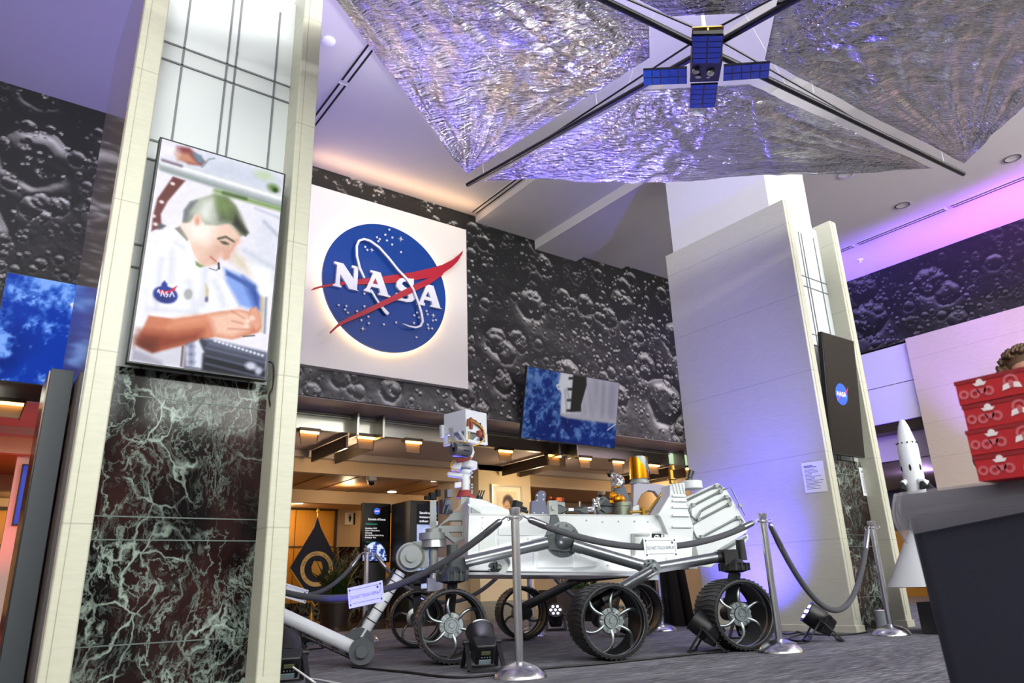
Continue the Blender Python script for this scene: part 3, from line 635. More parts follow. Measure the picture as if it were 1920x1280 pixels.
p = P(47, 925, 'y', 11.55); t = thing('info_screen', 'narrow blue lit screen on the wall at far left', 'screen', p)
q = [P(px, py, 'y', 11.6) for px, py in ((42, 870), (66, 872), (26, 985))]
MB().box((q[0].x, 11.57, q[2].z), (q[0].x+.5, 11.62, q[0].z)).build('panel', BLACK, t)
MB().box((q[0].x+.02, 11.565, q[2].z+.02), (q[0].x+.48, 11.572, q[0].z-.02)).build('image', mat('screen_blue', '#0a1466', .3, emit='#1a2db0', es=.8), t)
cq = V((q[0].x+.24, 11.56, q[0].z-.2)); MB().prism([cq+V((math.cos(i)*.12, 0, math.sin(i)*.12)) for i in np.linspace(0, 6.283, 24, endpoint=False)], (0, -.004, 0)).build('image_ring', mat('glow_pink', '#c02040', .4, emit='#ff3a68', es=1.2), t)
# ================================================================== rope barrier
ROPE = mat('grey_rope', '#515258', .85, bump=.6, bs=240); CAP = mat('rope_cap', '#8d8f94', .3, 1)
def stanchion():
    t = thing('stanchion', '', 'stanchion', (0, 0, 0))
    MB().lathe([(.162, 0), (.162, .006), (.156, .018), (.140, .042), (.108, .064), (.068, .079), (.038, .086), (.03, .09), (0, .082)], n=44).build('base', STEEL, t)
    MB().lathe([(.03, .08), (.032, .086), (.0265, .092), (.0265, .925), (.029, .927), (.029, .934), (.0265, .936), (.0265, .945), (.031, .948), (.037, .985), (.037, .996), (.0, .998)], n=28).build('post', STEEL, t)
    r = MB()
    r.lathe([(.026, .928), (.040, .930), (.040, .938), (.026, .940)], n=24)
    for a in (0, 90, 180, 270):
        a = R_(a+15); d = V((math.cos(a), math.sin(a), 0)); r.tube([V((0, 0, .934))+d*.05+d*.014*math.cos(k)+V((0, 0, .014*math.sin(k))) for k in np.linspace(0, 6.0, 10)], .003, 6)
    r.build('ring_plate', STEEL, t); return t
ST = {'A': V((2.84, 3.85, 0)), 'B': V((5.0, 3.545, 0)), 'C': V((6.88, 3.70, 0)), 'D': FL(1242, 1182), 'E': FL(683, 1203), 'F': FL(996, 1192), 'G': V((1.50, 6.35, 0)), 'H': V((2.25, 7.6, 0))}
LB = {'A': 'brushed steel rope post nearest the camera, left of the middle wheel', 'B': 'brushed steel rope post beside the rear wheel of the rover', 'C': 'brushed steel rope post in front of the right pillar marble',
      'D': 'steel rope post behind the rover by the black drape', 'E': 'steel rope post behind the robot arm elbow', 'F': 'steel rope post seen through the far middle wheel', 'G': 'rope post hidden behind the near pillar', 'H': 'rope post at the back left corner of the barrier'}
proto = None
for k in ST:
    if proto is None: proto = stanchion(); proto.location = ST[k]; o = proto
    else: o = dup(proto, ST[k], .3)
    o['label'] = LB[k]; o['group'] = 'steel rope posts around the rover'
def rope(a, b, sag, lab):
    A, B = ST[a].copy(), ST[b].copy(); A.z = B.z = .932; d = (B-A).normalized(); A += d*.085; B -= d*.085
    t = thing('barrier_rope', lab, 'rope', ((A+B)/2).to_2d().to_3d(), group='grey ropes of the barrier')
    f = lambda s: A.lerp(B, s)-V((0, 0, sag*4*s*(1-s)*(1+.0*s)))
    L = (B-A).length; e = .13/L
    MB().tube([f(s) for s in np.linspace(e*.8, 1-e*.8, 40)], .0225, 12).build('rope', ROPE, t)
    for s0, s1, P0 in ((.0, e, A-d*.05), (1, 1-e, B+d*.05)):
        p0, p1 = f(s0), f(s1); c = (p1-p0).normalized()
        MB().tube([p0+c*.01, p0+c*.02, p0+c*.035, p1-c*.005, p1], [.006, .016, .0225, .0245, .0235], 12).build('end_cap', CAP, t)
        MB().tube([P0, P0.lerp(p0, .5)+V((0, 0, .012)), p0+c*.015], .005, 6).build('hook', STEEL, t)
    return f, d
zAB = P(1235, 1026, 'y', 3.72).z; zBC = P(1560, 1144, 'y', 3.65).z
fAB, dAB = rope('A', 'B', .932-zAB, 'long grey rope between the near post and the rear-wheel post, holding a sign')
rope('B', 'C', .932-zBC, 'slack grey rope hanging low before the blue-lit pillar')
mAG = (ST['A']+ST['G'])/2
fAG, dAG = rope('A', 'G', .45, 'grey rope from the near post to behind the left pillar, lit blue')
fEH, dEH = rope('E', 'H', .42, 'grey rope behind the robot arm, left of its post')
rope('E', 'F', .55, 'grey rope behind the front wheels of the rover')
rope('F', 'D', .62, 'grey rope behind the middle wheels of the rover')

# ---- signs hung on the ropes
CARD = mat('sign_card', '#dfe6ea', .35); INK = mat('sign_ink', '#2a3550', .5)
def sign(f, s, lab, w=.29, h=.135, face=(0, -1, 0)):
    c = f(s)+V((0, 0, -.005)); tg = (f(s+.02)-f(s-.02)).normalized()
    if tg.dot(_r) < 0: tg = -tg
    n = tg.cross(V((0, 0, 1))).normalized(); 
    up = n.cross(tg).normalized()
    if up.z < 0: up = -up
    n = tg.cross(up).normalized()
    if n.dot(CP-c) < 0: n = -n
    t = thing('rope_sign', lab, 'sign', c, group='do not touch signs on the ropes')
    F = c+n*.028
    q = lambda x, y, k=0: F+tg*x+up*y+n*k
    MB().prism([q(-w/2, -h/2), q(w/2, -h/2), q(w/2, h/2), q(-w/2, h/2)], n*.004).build('card', CARD, t)
    MB().text('DO NOT TOUCH DISPLAY', .03, q(0, -.012, .0052), tg, up, 0, align='CENTER', width=w*.84).build('lettering', INK, t)
    b = MB()
    for y in (-.043, .046): b.prism([q(-w*.38, y, .005), q(w*.38, y, .005), q(w*.38, y+.0025, .005), q(-w*.38, y+.0025, .005)], n*.0005)
    for x in (-.44, .44):
        for y in (-.35, .36): b.prism([q(w*x+math.cos(a)*.007, h*y+math.sin(a)*.007, .005) for a in np.linspace(0, 6.283, 12, endpoint=False)], n*.0006)
        b.prism([q(w*x-.001, -h*.25, .005), q(w*x+.001, -h*.25, .005), q(w*x+.001, h*.27, .005), q(w*x-.001, h*.27, .005)], n*.0005)
    b.prism([q(w*.36+math.cos(a)*.008, h*.24+math.sin(a)*.008, .005) for a in np.linspace(0, 6.283, 14, endpoint=False)], n*.0006)
    b.build('border_mark', INK, t)
    MB().prism([q(-w/2, h*.1, -.055), q(-w*.3, h*.1, -.055), q(-w*.3, h/2, -.0), q(-w/2, h/2, .0)], n*-.002).build('clip', CARD, t)
def tfind(f, px):
    best = (9e9, 0)
    for s in np.linspace(.02, .98, 97):
        d = f(s)-CP; x = 960+FPX*d.dot(_r)/d.dot(_f); best = min(best, (abs(x-px), s))
    return best[1]
sign(fAB, tfind(fAB, 1232), 'do not touch sign on the rope in front of the rover body')
sign(fAG, tfind(fAG, 690), 'blue-lit do not touch sign on the rope before the robot arm')
sign(fEH, tfind(fEH, 550), 'do not touch sign cut off by the near pillar edge')

# ================================================================== floor spotlights
PARB = mat('par_black', '#101014', .45); LED = mat('led_white', '#ffffff', .3, emit='#efe6ff', es=5); LEDB = mat('led_blue', '#8080ff', .3, emit='#5a4cff', es=8)
def par(led, tilt=38):
    t = thing('par_light', '', 'stage light', (0, 0, 0)); a = R_(tilt); ax = V((math.cos(a), 0, math.sin(a))); up = V((-math.sin(a), 0, math.cos(a))); c = V((0, 0, .175)); Y = V((0, 1, 0))
    MB().tube([c-ax*.05, c-ax*.03, c+ax*.10, c+ax*.105], [.088, .095, .092, .098], 24).build('can', PARB, t)
    b = MB(); q = lambda x, y, z: c+ax*x+Y*y+up*z
    b.hexa([q(-.135, -.062, -.07), q(-.045, -.085, -.085), q(-.045, .085, -.085), q(-.135, .062, -.07), q(-.125, -.062, .07), q(-.045, -.085, .085), q(-.045, .085, .085), q(-.125, .062, .07)])
    r = b.build('rear_housing', PARB, t, bevel=.01)
    MB().hexa([q(-.137, -.03, .012), q(-.125, -.03, .012), q(-.125, .03, .012), q(-.137, .03, .012), q(-.134, -.03, .034), q(-.125, -.03, .034), q(-.125, .03, .034), q(-.134, .03, .034)]).build('display', mat('lcd', '#55583c', .3), r)
    m = MB()
    for y in (-.03, -.012, .006, .024): m.sph(q(-.136, y, -.008), .004, 6, 4)
    m.hexa([q(-.139, -.04, -.06), q(-.13, -.04, -.06), q(-.13, .04, -.06), q(-.139, .04, -.06), q(-.137, -.04, -.03), q(-.13, -.04, -.03), q(-.13, .04, -.03), q(-.137, .04, -.03)])
    m.build('control_label', mat('label_grey', '#7c8c94', .5), r)
    l = MB()
    for k in range(7):
        rr = 0 if k == 0 else .055; an = k*R_(60); l.cyl(c+ax*.100+Y*(rr*math.cos(an))+up*(rr*math.sin(an)), c+ax*.109+Y*(rr*math.cos(an))+up*(rr*math.sin(an)), .0155, n=14)
    l.build('lens', led, t)
    for fx in (-.15, .12):
        y = MB(); p = [c+Y*-.105, V((fx, -.115, .012)), V((fx, .115, .012)), c+Y*.105]
        for k in range(3): y.bar(p[k], p[k+1], .028, .012, up=(1, 0, .2) if k != 1 else (0, 0, 1))
        y.build('yoke_leg', PARB, t)
    k = MB()
    for s in (-1, 1): k.cyl(c+Y*s*.09, c+Y*s*.13, .018, n=12)
    k.build('knob', PARB, t); return t
p1 = par(LED); p2 = par(LEDB)
def face(loc, tgt): return math.atan2(tgt[1]-loc[1], tgt[0]-loc[0])
RO = V((4.4, 5.29, 0))
ps = [(FL(905, 1256), (3.6, 6.0), p1, 'black stage light with display facing out, in front of the front wheel'), (FL(1328, 1222), (4.1, 5.2), p1, 'black stage light on legs beside the rear wheel'),
      (FL(1540, 1202), (5.0, 4.9), p1, 'black stage light with glowing purple-white face before the tall pillar'), (FL(1043, 1182), (2.6, 3.0), p1, 'stage light facing the camera with white lenses under the rover'),
      (FL(570, 1218), (2.2, 9.5), p1, 'black stage light behind the robot arm near the left pillar'), (V((1.72, 4.72, 0)), (2.2, 7), p2, 'blue glowing black stage light cut off by the near pillar at lower left'),
      (FL(1402, 1196), (6.95, 4.9), p2, 'stage light seen through the rear wheel, lighting the tall pillar blue')]
seen = set()
for loc, tg, pr, lab in ps:
    if id(pr) not in seen: seen.add(id(pr)); o = pr; o.location = loc; o.rotation_euler = (0, 0, face(loc, tg)); o['label'] = lab
    else: o = dup(pr, loc, face(loc, tg), lab)
    o['group'] = 'black stage lights on the carpet'
p = FL(1660, 1184); t = thing('uplight', 'small grey uplight can glowing pink at the foot of the right pillar', 'stage light', p)
MB().lathe([(.06, 0), (.07, .01), (.07, .19), (.06, .195), (.058, .185), (0, .185)], p, n=24).build('can', mat('can_grey', '#9aa2a6', .4, .4), t)
MB().cyl(p+V((0, 0, .186)), p+V((0, 0, .192)), .05).build('lens', mat('led_pink', '#ffffff', .3, emit='#ffb8f0', es=8), t)
CAB = mat('black_cable', '#0c0c0e', .6)
def cable(pts, r, lab, M=CAB):
    q = [FL(*p) if len(p) == 2 else V(p) for p in pts]; out = []
    for i in range(len(q)-1):
        p0, p1, p2, p3 = q[max(i-1, 0)], q[i], q[i+1], q[min(i+2, len(q)-1)]
        for s in np.linspace(0, 1, 8, endpoint=False):
            out.append(.5*((2*p1)+(-p0+p2)*s+(2*p0-5*p1+4*p2-p3)*s*s+(-p0+3*p1-3*p2+p3)*s**3))
    out.append(q[-1]); tag(MB().tube([V((k.x, k.y, max(k.z, 0)+r)) for k in out], r, 8).build('cable', M), lab, 'cable')
cable([(660, 1252), (760, 1262), (870, 1272), (1010, 1256), (1130, 1246), (1300, 1228), (1330, 1226)], .008, 'long black cable along the carpet in front of the wheels')
cable([(1330, 1226), (1400, 1216), (1450, 1212), (1510, 1206)], .007, 'black cable between the two right-hand stage lights')
cable([(1500, 1186), (1475, 1190), (1462, 1184), (1480, 1180), (1520, 1196), (1500, 1203), (1480, 1198), (1510, 1190), (1560, 1192), (1600, 1190), (1626, 1186)], .007, 'tangled black cable at the foot of the tall pillar')
cable([(1.72, 4.60, .10), (1.80, 4.45, .02), FL(582, 1274), (1.95, 3.95, 0)], .006, 'white cable leaving the blue stage light at lower left', mat('white_cable', '#d9d9da', .5))

# ================================================================== other exhibits and people
t = thing('dark_slab', 'tall charcoal slab standing edge-on beside the near pillar', 'panel', (.3, 4.6, 0))
MB().box((.243, 4.45, 0), (.352, 4.85, 1.70)).build('panel', mat('charcoal_panel', '#3a4046', .55, var=.06), t, bevel=.003)
MB().box((.236, 4.47, .0), (.243, 4.84, 1.69)).build('side_skin', mat('polished_edge', '#54463c', .2, .6), t)
tag(bx('low_cabinet', (-.55, 4.4, 0), (.075, 4.9, .735), mat('charcoal_panel', '#3a4046', .55)), 'low charcoal cabinet at the lower left edge', 'cabinet')

# launch escape tower model on its plinth
t = thing('display_plinth', 'low black plinth under the white spacecraft model', 'plinth', (7.42, 3.2, 0))
MB().box((7.10, 2.86, 0), (7.78, 3.54, .27)).build('block', BLACK, t, bevel=.005)
A0 = P(1755, 1098, 'x', 7.42); dp = (A0-CP).dot(_f); k = dp/FPX; zz = lambda py: P(1755-(1098-py)*.203, py, 'x', 7.42).z
A0.z = 0; t = thing('spacecraft_model', 'white model rocket escape tower on a wide cone, behind the grey bin', 'model', (A0.x, A0.y, .27))
WM = mat('model_white', '#dfe3e6', .35)
z0, z1 = zz(1098), zz(990); zt = zz(786)
MB().lathe([(83*k, z0), (83*k, z0+.008), (26*k, z1), (19*k, zz(960)), (17*k, zz(930))], A0, n=48).build('cone', WM, t)
MB().lathe([(.075, .27), (.05, .29), (.045, z0), (80*k, z0-.005), (82*k, z0+.001), (0, z0+.002)], A0, n=36).build('pedestal', BLACK, t)
MB().lathe([(17*k, zz(932)), (17*k, zz(905)), (19*k, zz(895)), (19*k, zz(838)), (18.5*k, zz(835)), (10*k, zz(800)), (5*k, zz(788)), (0, zt)], A0, n=36).build('tower', WM, t)
d = MB(); w_ = MB()
for i in range(12):
    a = i*R_(30); d.sph(A0+V((math.cos(a)*18.6*k, math.sin(a)*18.6*k, zz(831))), .008, 8, 5)
for i in range(6):
    a = i*R_(60)+.3; d.sph(A0+V((math.cos(a)*18.2*k, math.sin(a)*18.2*k, zz(878))), (.012, .012, .035), 10, 6)
d.build('port', BLACKM, t)
for i in range(4):
    a = R_(-125)+i*R_(90); c, s = math.cos(a), math.sin(a); q = lambda r, z: A0+V((c*r*k, s*r*k, z))
    o = MB().tube([q(15, zz(900)), q(24, zz(906))], [.022, .03], 12).build('nozzle_shroud', WM, t)
    MB().tube([q(24, zz(906)), q(28, zz(917))], [.02, .042], 14).build('nozzle', BLACKM, o)

# notices on the right pillar
def notice(pts, ax, val, lab, off):
    q = [P(*p, ax, val) for p in pts]; c = sum(q, V((0, 0, 0)))/4; off = V(off)
    t = thing('notice', lab, 'notice', c); xd = (q[1]-q[0]).normalized(); yd = V((0, 0, 1)); w = (q[1]-q[0]).length; z1 = max(k.z for k in q[:2]); z0 = min(k.z for k in q[2:]); h = z1-z0
    o = V((q[0].x, q[0].y, z0)); s = lambda x, y, k=1: o+xd*(x*w)+V((0, 0, y*h))+off*k
    MB().prism([s(0, 0), s(1, 0), s(1, 1), s(0, 1)], off*.5).build('sheet', mat('paper', '#e9eaec', .5), t)
    m = MB(); rg = random.Random(3)
    for i in range(17):
        y = .86-i*.045-(.03 if i > 1 else 0); x1 = .4+.5*rg.random(); m.prism([s(.1, y, 1.6), s(x1, y, 1.6), s(x1, y+(.03 if i < 2 else .016), 1.6), s(.1, y+(.03 if i < 2 else .016), 1.6)], off*.1)
    m.build('printed_line', mat('ink_grey', '#6c7078', .6), t)
notice([(1502, 868), (1543, 863), (1549, 919), (1508, 924)], 'x', 6.938, 'white printed notice on the blue-lit side of the tall pillar', (-.003, 0, 0))
notice([(1609, 876), (1638, 880), (1642, 931), (1614, 928)], 'y', 4.235, 'white printed notice on the marble under the black screen', (0, -.003, 0))

# grey bin with a bag, and the red boxes on it
BZ = .72; c = P(1684, 930, 'z', BZ); X0, Y1 = c.x, c.y; X1, Y0 = X0+.42, Y1-.56
t = thing('trash_bin', 'dark grey bin with a clear bag over its rim at lower right', 'bin', ((X0+X1)/2, (Y0+Y1)/2, 0))
def ringbox(e, z, n=9):
    a, b, c_, d_ = X0-e, X1+e, Y0-e, Y1+e; r = .05; pts = []
    for cx_, cy_, s in ((b-r, d_-r, 0), (a+r, d_-r, 90), (a+r, c_+r, 180), (b-r, c_+r, 270)):
        for i in range(n): an = R_(s+90*i/(n-1)); pts.append(V((cx_+r*math.cos(an), cy_+r*math.sin(an), z)))
    return pts
def loft(rings, mb, cap0=False, cap1=False):
    n = len(rings[0]); vs = [p for r in rings for p in r]
    fs = [(i*n+j, i*n+(j+1) % n, (i+1)*n+(j+1) % n, (i+1)*n+j) for i in range(len(rings)-1) for j in range(n)]
    if cap0: fs.append(tuple(range(n))[::-1])
    if cap1: fs.append(tuple(range((len(rings)-1)*n, len(rings)*n)))
    return mb.add(vs, fs)
BIN = mat('bin_grey', '#2b2c3a', .65, spec=.3)
loft([ringbox(-.025, 0), ringbox(-.02, .02), ringbox(0, BZ-.06), ringbox(.012, BZ-.055), ringbox(.012, BZ), ringbox(-.01, BZ), ringbox(-.012, BZ-.1)], MB(), True).build('body', BIN, t)
rg = []
for i in range(9):
    s = i/8; rr = ringbox(.018+.012*math.sin(s*3.1), 0, 24); out = []
    for j, p in enumerate(rr):
        w_ = .006*math.sin(j*.9+s*3)+.004*math.sin(j*2.3+1)
        drop = .058+.06*math.exp(-((p.y-Y1)/.11)**2)+.012*math.sin(j*.21+.6)+.012*math.sin(j*.7)
        out.append(V((p.x+(p.x-(X0+X1)/2)*w_*1.2, p.y+(p.y-(Y0+Y1)/2)*w_*1.2, BZ+.008-s*drop)))
    rg.append(out)
loft(rg, MB()).build('bag_skirt', mat('clear_bag', '#c4c2ce', .25, trans=.5, alpha=.55), t)
MB().box((X0+.01, Y0+.01, BZ-.004), (X1-.01, Y1-.01, BZ+.004)).build('lid', BLACK, t, bevel=.003)
RED = mat('box_red', '#b51722', .5, var=.04); PW = mat('box_print_white', '#eadfe2', .6); PK = mat('box_print_pink', '#c9606a', .6)
c = P(1836, 903, 'z', BZ+.004); bx0, by1 = c.x, c.y; zq = [BZ+.005, P(1825, 868, 'x', bx0).z, P(1815, 813, 'x', bx0).z, P(1806, 765, 'x', bx0).z, P(1799, 713, 'x', bx0).z]
hb = (zq[4]-zq[0])/4
labs = ['red patterned box, lowest of the stack on the bin', 'red patterned box, second from the bottom of the stack', 'red patterned box, third from the bottom of the stack', 'red patterned box, topmost of the stack on the bin']
for i in range(4):
    z = zq[0]+i*hb; oy = (.0, .003, -.001, .003)[i]; ox = (0, -.002, .002, -.001)[i]; yb = by1+oy; xb = bx0+ox
    t = thing('red_box', labs[i], 'box', (xb+.15, yb-.16, z), group='red boxes stacked on the bin')
    w = MB().box((xb, yb-.34, z), (xb+.31, yb, z+hb-.004))
    MB().box((xb-.002, yb-.342, z+hb-.012), (xb+.312, yb+.002, z+hb-.002)).build('lid_edge', mat('box_red_dark', '#8f1420', .5), t)
    q = lambda y, zz_: V((xb-.0015, yb-y, z+zz_*hb))
    def disc(mi, y, zz_, r, r2=None, n=20):
        o = [q(y, zz_)+V((0, math.cos(a)*r, math.sin(a)*r)) for a in np.linspace(0, 6.283, n, endpoint=False)]
        h = [[q(y, zz_)+V((0, math.cos(a)*r2, math.sin(a)*r2)) for a in np.linspace(0, 6.283, n, endpoint=False)]] if r2 else ()
        w.prism(o, (-.0006, 0, 0), mi, h)
    disc(2, .004+.012, .38, .012, .006)
    for y0 in (.058, .20):
        disc(2, y0-.016, .34, .0125, .006); disc(2, y0+.017, .36, .0125, .006); w.prism([q(y0-.012, .5), q(y0+.014, .5), q(y0+.008, .3), q(y0-.006, .3)], (-.0006, 0, 0), 2)
        disc(1, y0, .76, .008); w.prism([q(y0-.016, .74), q(y0+.016, .74), q(y0+.01, .62), q(y0-.01, .62)], (-.0007, 0, 0), 1)
    for y0 in (.127, .27):
        disc(2, y0, .56, .017, .011); disc(2, y0, .5, .006); w.prism([q(y0-.022, .24), q(y0-.004, .3), q(y0-.006, .5), q(y0-.018, .45)], (-.0007, 0, 0), 1); w.prism([q(y0+.022, .24), q(y0+.004, .3), q(y0+.006, .5), q(y0+.018, .45)], (-.0007, 0, 0), 1)
    w.build('carton', [RED, PW, PK], t)

# person standing behind the boxes
def skin(name, verts, edges, M, parent, root=0, sub=2):
    me = bpy.data.meshes.new(name); inv = RM[parent].inverted(); me.from_pydata([tuple(inv@V(v[:3])) for v in verts], edges, []); o = bpy.data.objects.new(name, me); o.parent = parent; RM[o] = RM[parent]; COL.objects.link(o)
    md = o.modifiers.new('skin', 'SKIN'); md.use_smooth_shade = True
    if not me.skin_vertices: me.skin_vertices.new()
    for i, v in enumerate(verts): me.skin_vertices[0].data[i].radius = (v[3], v[4] if len(v) > 4 else v[3]); me.skin_vertices[0].data[i].use_root = (i == root)
    s = o.modifiers.new('sub', 'SUBSURF'); s.levels = s.render_levels = sub; me.materials.append(M); return o
hd = CP+ray(1930, 704)*(4.5/ray(1930, 704).to_2d().length); bx_, by_ = hd.x, hd.y
fw = (CP-hd); fw.z = 0; fw.normalize(); sd = V((-fw.y, fw.x, 0))      # facing the camera; sd = their right side towards photo left?
if sd.dot(_r) > 0: sd = -sd
zt = hd.z+.11; sc_ = zt/1.66
t = thing('person', 'person with curly brown hair in a plum top, mostly hidden behind the red boxes', 'person', (bx_, by_, 0))
g_ = lambda f, s, z: tuple(V((bx_, by_, 0))+fw*f+sd*s+V((0, 0, z*sc_)))
SKN = mat('skin', '#c08d72', .5); PLM = mat('plum_cloth', '#4a2638', .85)
bv = [(*g_(0, 0, .95), .14, .11), (*g_(0, 0, 1.13), .13, .1), (*g_(0, 0, 1.33), .155, .1), (*g_(.0, 0, 1.43), .055, .055), (*g_(.02, 0, 1.49), .055, .06), (*g_(.02, 0, 1.57), .07, .085), (*g_(.02, 0, 1.63), .055, .07)]
be = [(0, 1), (1, 2), (2, 3), (3, 4), (4, 5), (5, 6)]
for s in (1, -1):
    o = len(bv); bv += [(*g_(0, .17*s, 1.36), .055), (*g_(-.05, .29*s, 1.12), .042), (*g_(.16, .22*s, 1.02), .033), (*g_(.24, .17*s, 1.04), .028)]; be += [(2, o), (o, o+1), (o+1, o+2), (o+2, o+3)]
    o = len(bv); bv += [(*g_(0, .09*s, .86), .088), (*g_(.02, .1*s, .48), .058), (*g_(0, .1*s, .09), .04), (*g_(.13, .11*s, .04), .035)]; be += [(0, o), (o, o+1), (o+1, o+2), (o+2, o+3)]
skin('body', bv, be, SKN, t)
top = [(*g_(0, 0, .92), .165, .13), (*g_(0, 0, 1.13), .15, .115), (*g_(0, 0, 1.33), .17, .115), (*g_(0, 0, 1.41), .07, .07)]; te = [(0, 1), (1, 2), (2, 3)]
for s in (1, -1): o = len(top); top += [(*g_(0, .175*s, 1.36), .068), (*g_(-.05, .295*s, 1.12), .058), (*g_(.13, .23*s, 1.03), .046)]; te += [(2, o), (o, o+1), (o+1, o+2)]
skin('top', top, te, PLM, t)
tr = [(*g_(0, 0, .94), .15, .12)]; te = []
for s in (1, -1): o = len(tr); tr += [(*g_(0, .09*s, .84), .1), (*g_(.02, .1*s, .48), .072), (*g_(0, .1*s, .1), .06)]; te += [(0, o), (o, o+1), (o+1, o+2)]
skin('trousers', tr, te, mat('dark_denim', '#232733', .9), t)
hm = MB(); rg = random.Random(4); hc = V(g_(-.01, 0, 1.585))
hm.sph(hc+V((0, 0, .02))-fw*.025, (.098, .098, .105), 18, 12)
for i in range(260):
    a = rg.random()*6.28; e = rg.random()*1.9-.35; dr = sd*(math.cos(e)*math.cos(a))+fw*(math.cos(e)*math.sin(a))+V((0, 0, math.sin(e)))
    if dr.dot(fw) > .45 and dr.z < .55: continue
    b0 = hc+dr*.09-fw*.02; n1 = frame(dr)[0]; r0 = .004+.006*rg.random()
    hm.tube([b0+dr*(.012*k)+n1*(r0*math.cos(k*1.7))+frame(dr)[1]*(r0*math.sin(k*1.7)) for k in range(5)], [.011, .013, .012, .010, .005], 6)
hm.build('hair', mat('brown_hair', '#5f4630', .55, var=.3, vs=40), t)
fm = MB()
for s in (1, -1): fm.sph(V(g_(.095, .032*s, 1.565)), (.012, .012, .008))
fm.build('eyes', BLACKM, t)
nm = MB(); nm.sph(V(g_(.108, 0, 1.535)), (.014, .014, .025)); nm.build('nose', SKN, t)
nm = MB(); nm.sph(V(g_(.098, 0, 1.495)), (.018, .018, .006)); nm.build('mouth', mat('lip', '#9c5a50', .5), t)
for s in (1, -1):
    hp = V(g_(.25, .165*s, 1.045)); hv = [(*hp, .03, .016), (*(hp+fw*.05-sd*(.01*s)), .032, .014)]; he = [(0, 1)]
    for k in range(4):
        o = len(hv); b0 = hp+fw*.055+V((0, 0, .03-.02*k)); L = (.062, .07, .066, .05)[k]; hv += [(*(b0+fw*.01), .009), (*(b0+fw*(L*.5)-sd*(.012*s)), .0085), (*(b0+fw*(L*.75)-sd*(.035*s)), .0075)]; he += [(1, o), (o, o+1), (o+1, o+2)]
    o = len(hv); hv += [(*(hp+fw*.02+V((0, 0, .035))), .01), (*(hp+fw*.05-sd*(.02*s)+V((0, 0, .055))), .0085)]; he += [(0, o), (o, o+1)]
    skin('hand', hv, he, SKN, t, 0, 1)
# ================================================================== the rover
RO = V((4.401, 5.285, 0)); RZ = R_(-25); RU = V((math.cos(RZ), math.sin(RZ), 0)); RN = V((-math.sin(RZ), math.cos(RZ), 0)); UP = V((0, 0, 1))
def LW(u, n, z): return RO+RU*u+RN*n+UP*z
def RP(px, py, n): return PP(px, py, RO+RN*n, RN)
RW = mat('rover_white', '#d3d8d9', .42, var=.015); RG = mat('rover_grey', '#8b918e', .42, .15); RD = mat('rover_dark_metal', '#4b5052', .34, .55); RB = mat('rover_black', '#1a1b1d', .5)
TI = mat('titanium', '#a3abac', .38, 1); TUBE = mat('gunmetal_tube', '#83878a', .3, .85); ORG = mat('orange_harness', '#8a3a1e', .55); YEL = mat('yellow_wire', '#d0a418', .5); REDM = mat('brick_red', '#96372f', .55)
rv = thing('mars_rover', 'full-size white six-wheeled Mars rover model behind the rope barrier', 'rover', RO, RZ)
def pr(name, pts, n, th, M, parent=rv, holes=(), bevel=0):
    return MB().prism([RP(x, y, n) for x, y in pts], RN*th, holes=[[RP(x, y, n) for x, y in h] for h in holes]).build(name, M, parent, bevel)
def tb(name, pts, n, r, M, parent=rv, k=16):
    ns = n if isinstance(n, (list, tuple)) else [n]*len(pts)
    return MB().tube([RP(x, y, q) for (x, y), q in zip(pts, ns)], r, k).build(name, M, parent)
def vcyl(mb, px, y0, y1, n, r0, r1=None, k=24):
    a = RP(px, y1, n); b = RP(px, y0, n); b = V((a.x, a.y, b.z)); return mb.cyl(a, b, r0, r1, k)

# chassis
body = pr('chassis', [(876, 1070), (879, 963.5), (985, 964.5), (1234, 966.5), (1262, 968), (1300, 990), (1297, 1060), (1256, 1064), (1206, 1075)], -.8, 1.6, RW, bevel=.012)
pr('belly_rail', [(872, 1072), (1206, 1074.5), (1206, 1079), (872, 1077)], -.83, 1.66, mat('rail_metal', '#b9bcc2', .3, .8))
pr('side_panel', [(934, 970), (1018, 971), (1018, 1004), (934, 1003)], -.806, .02, RW, body, bevel=.004)
pr('side_panel', [(934, 1008), (1000, 1012), (1000, 1060), (934, 1058)], -.806, .02, RW, body, bevel=.004)
pr('side_panel', [(905, 978), (930, 978), (928, 1062), (898, 1066), (898, 1005)], -.806, .02, mat('panel_pale', '#cfd6d4', .45), body, bevel=.004)
pr('pivot_mount', [(1008, 1012), (1036, 1032), (1070, 1032), (1078, 1010), (1078, 1064), (1008, 1064)], -.83, .05, mat('panel_pale', '#cfd6d4', .45), body, bevel=.005)
pr('side_blister', [(1076, 1036), (1110, 1050), (1119, 1053), (1119, 1062), (1076, 1064)], -.86, .08, mat('panel_pale', '#cfd6d4', .45), body, bevel=.006)
pr('access_hatch', [(1184, 1000), (1219, 1000), (1219, 1004), (1190, 1004), (1190, 1042), (1184, 1042)], -.812, .02, RG, body)
pr('access_hatch', [(1191, 1006), (1217, 1006), (1216, 1040), (1191, 1040)], -.806, .01, mat('hatch_grey', '#b3bab8', .45), body)
e = pr('emblem_plate', [(1223, 1000), (1240, 1000), (1240, 1017), (1223, 1017)], -.815, .02, BLACKM, body)
MB().cyl(RP(1232, 1008, -.82), RP(1232, 1008, -.82)+RN*.004, .024).build('emblem_globe', RW, body)
m_ = MB(); c = RP(1232, 1008, -.823)
for a, b_ in (((-.014, .006), (.0, .016)), ((-.006, -.012), (.012, -.004)), ((.004, .004), (.016, .012))): m_.prism([c+RU*a[0]+UP*a[1], c+RU*b_[0]+UP*a[1], c+RU*b_[0]+UP*b_[1], c+RU*a[0]+UP*b_[1]], RN*-.001)
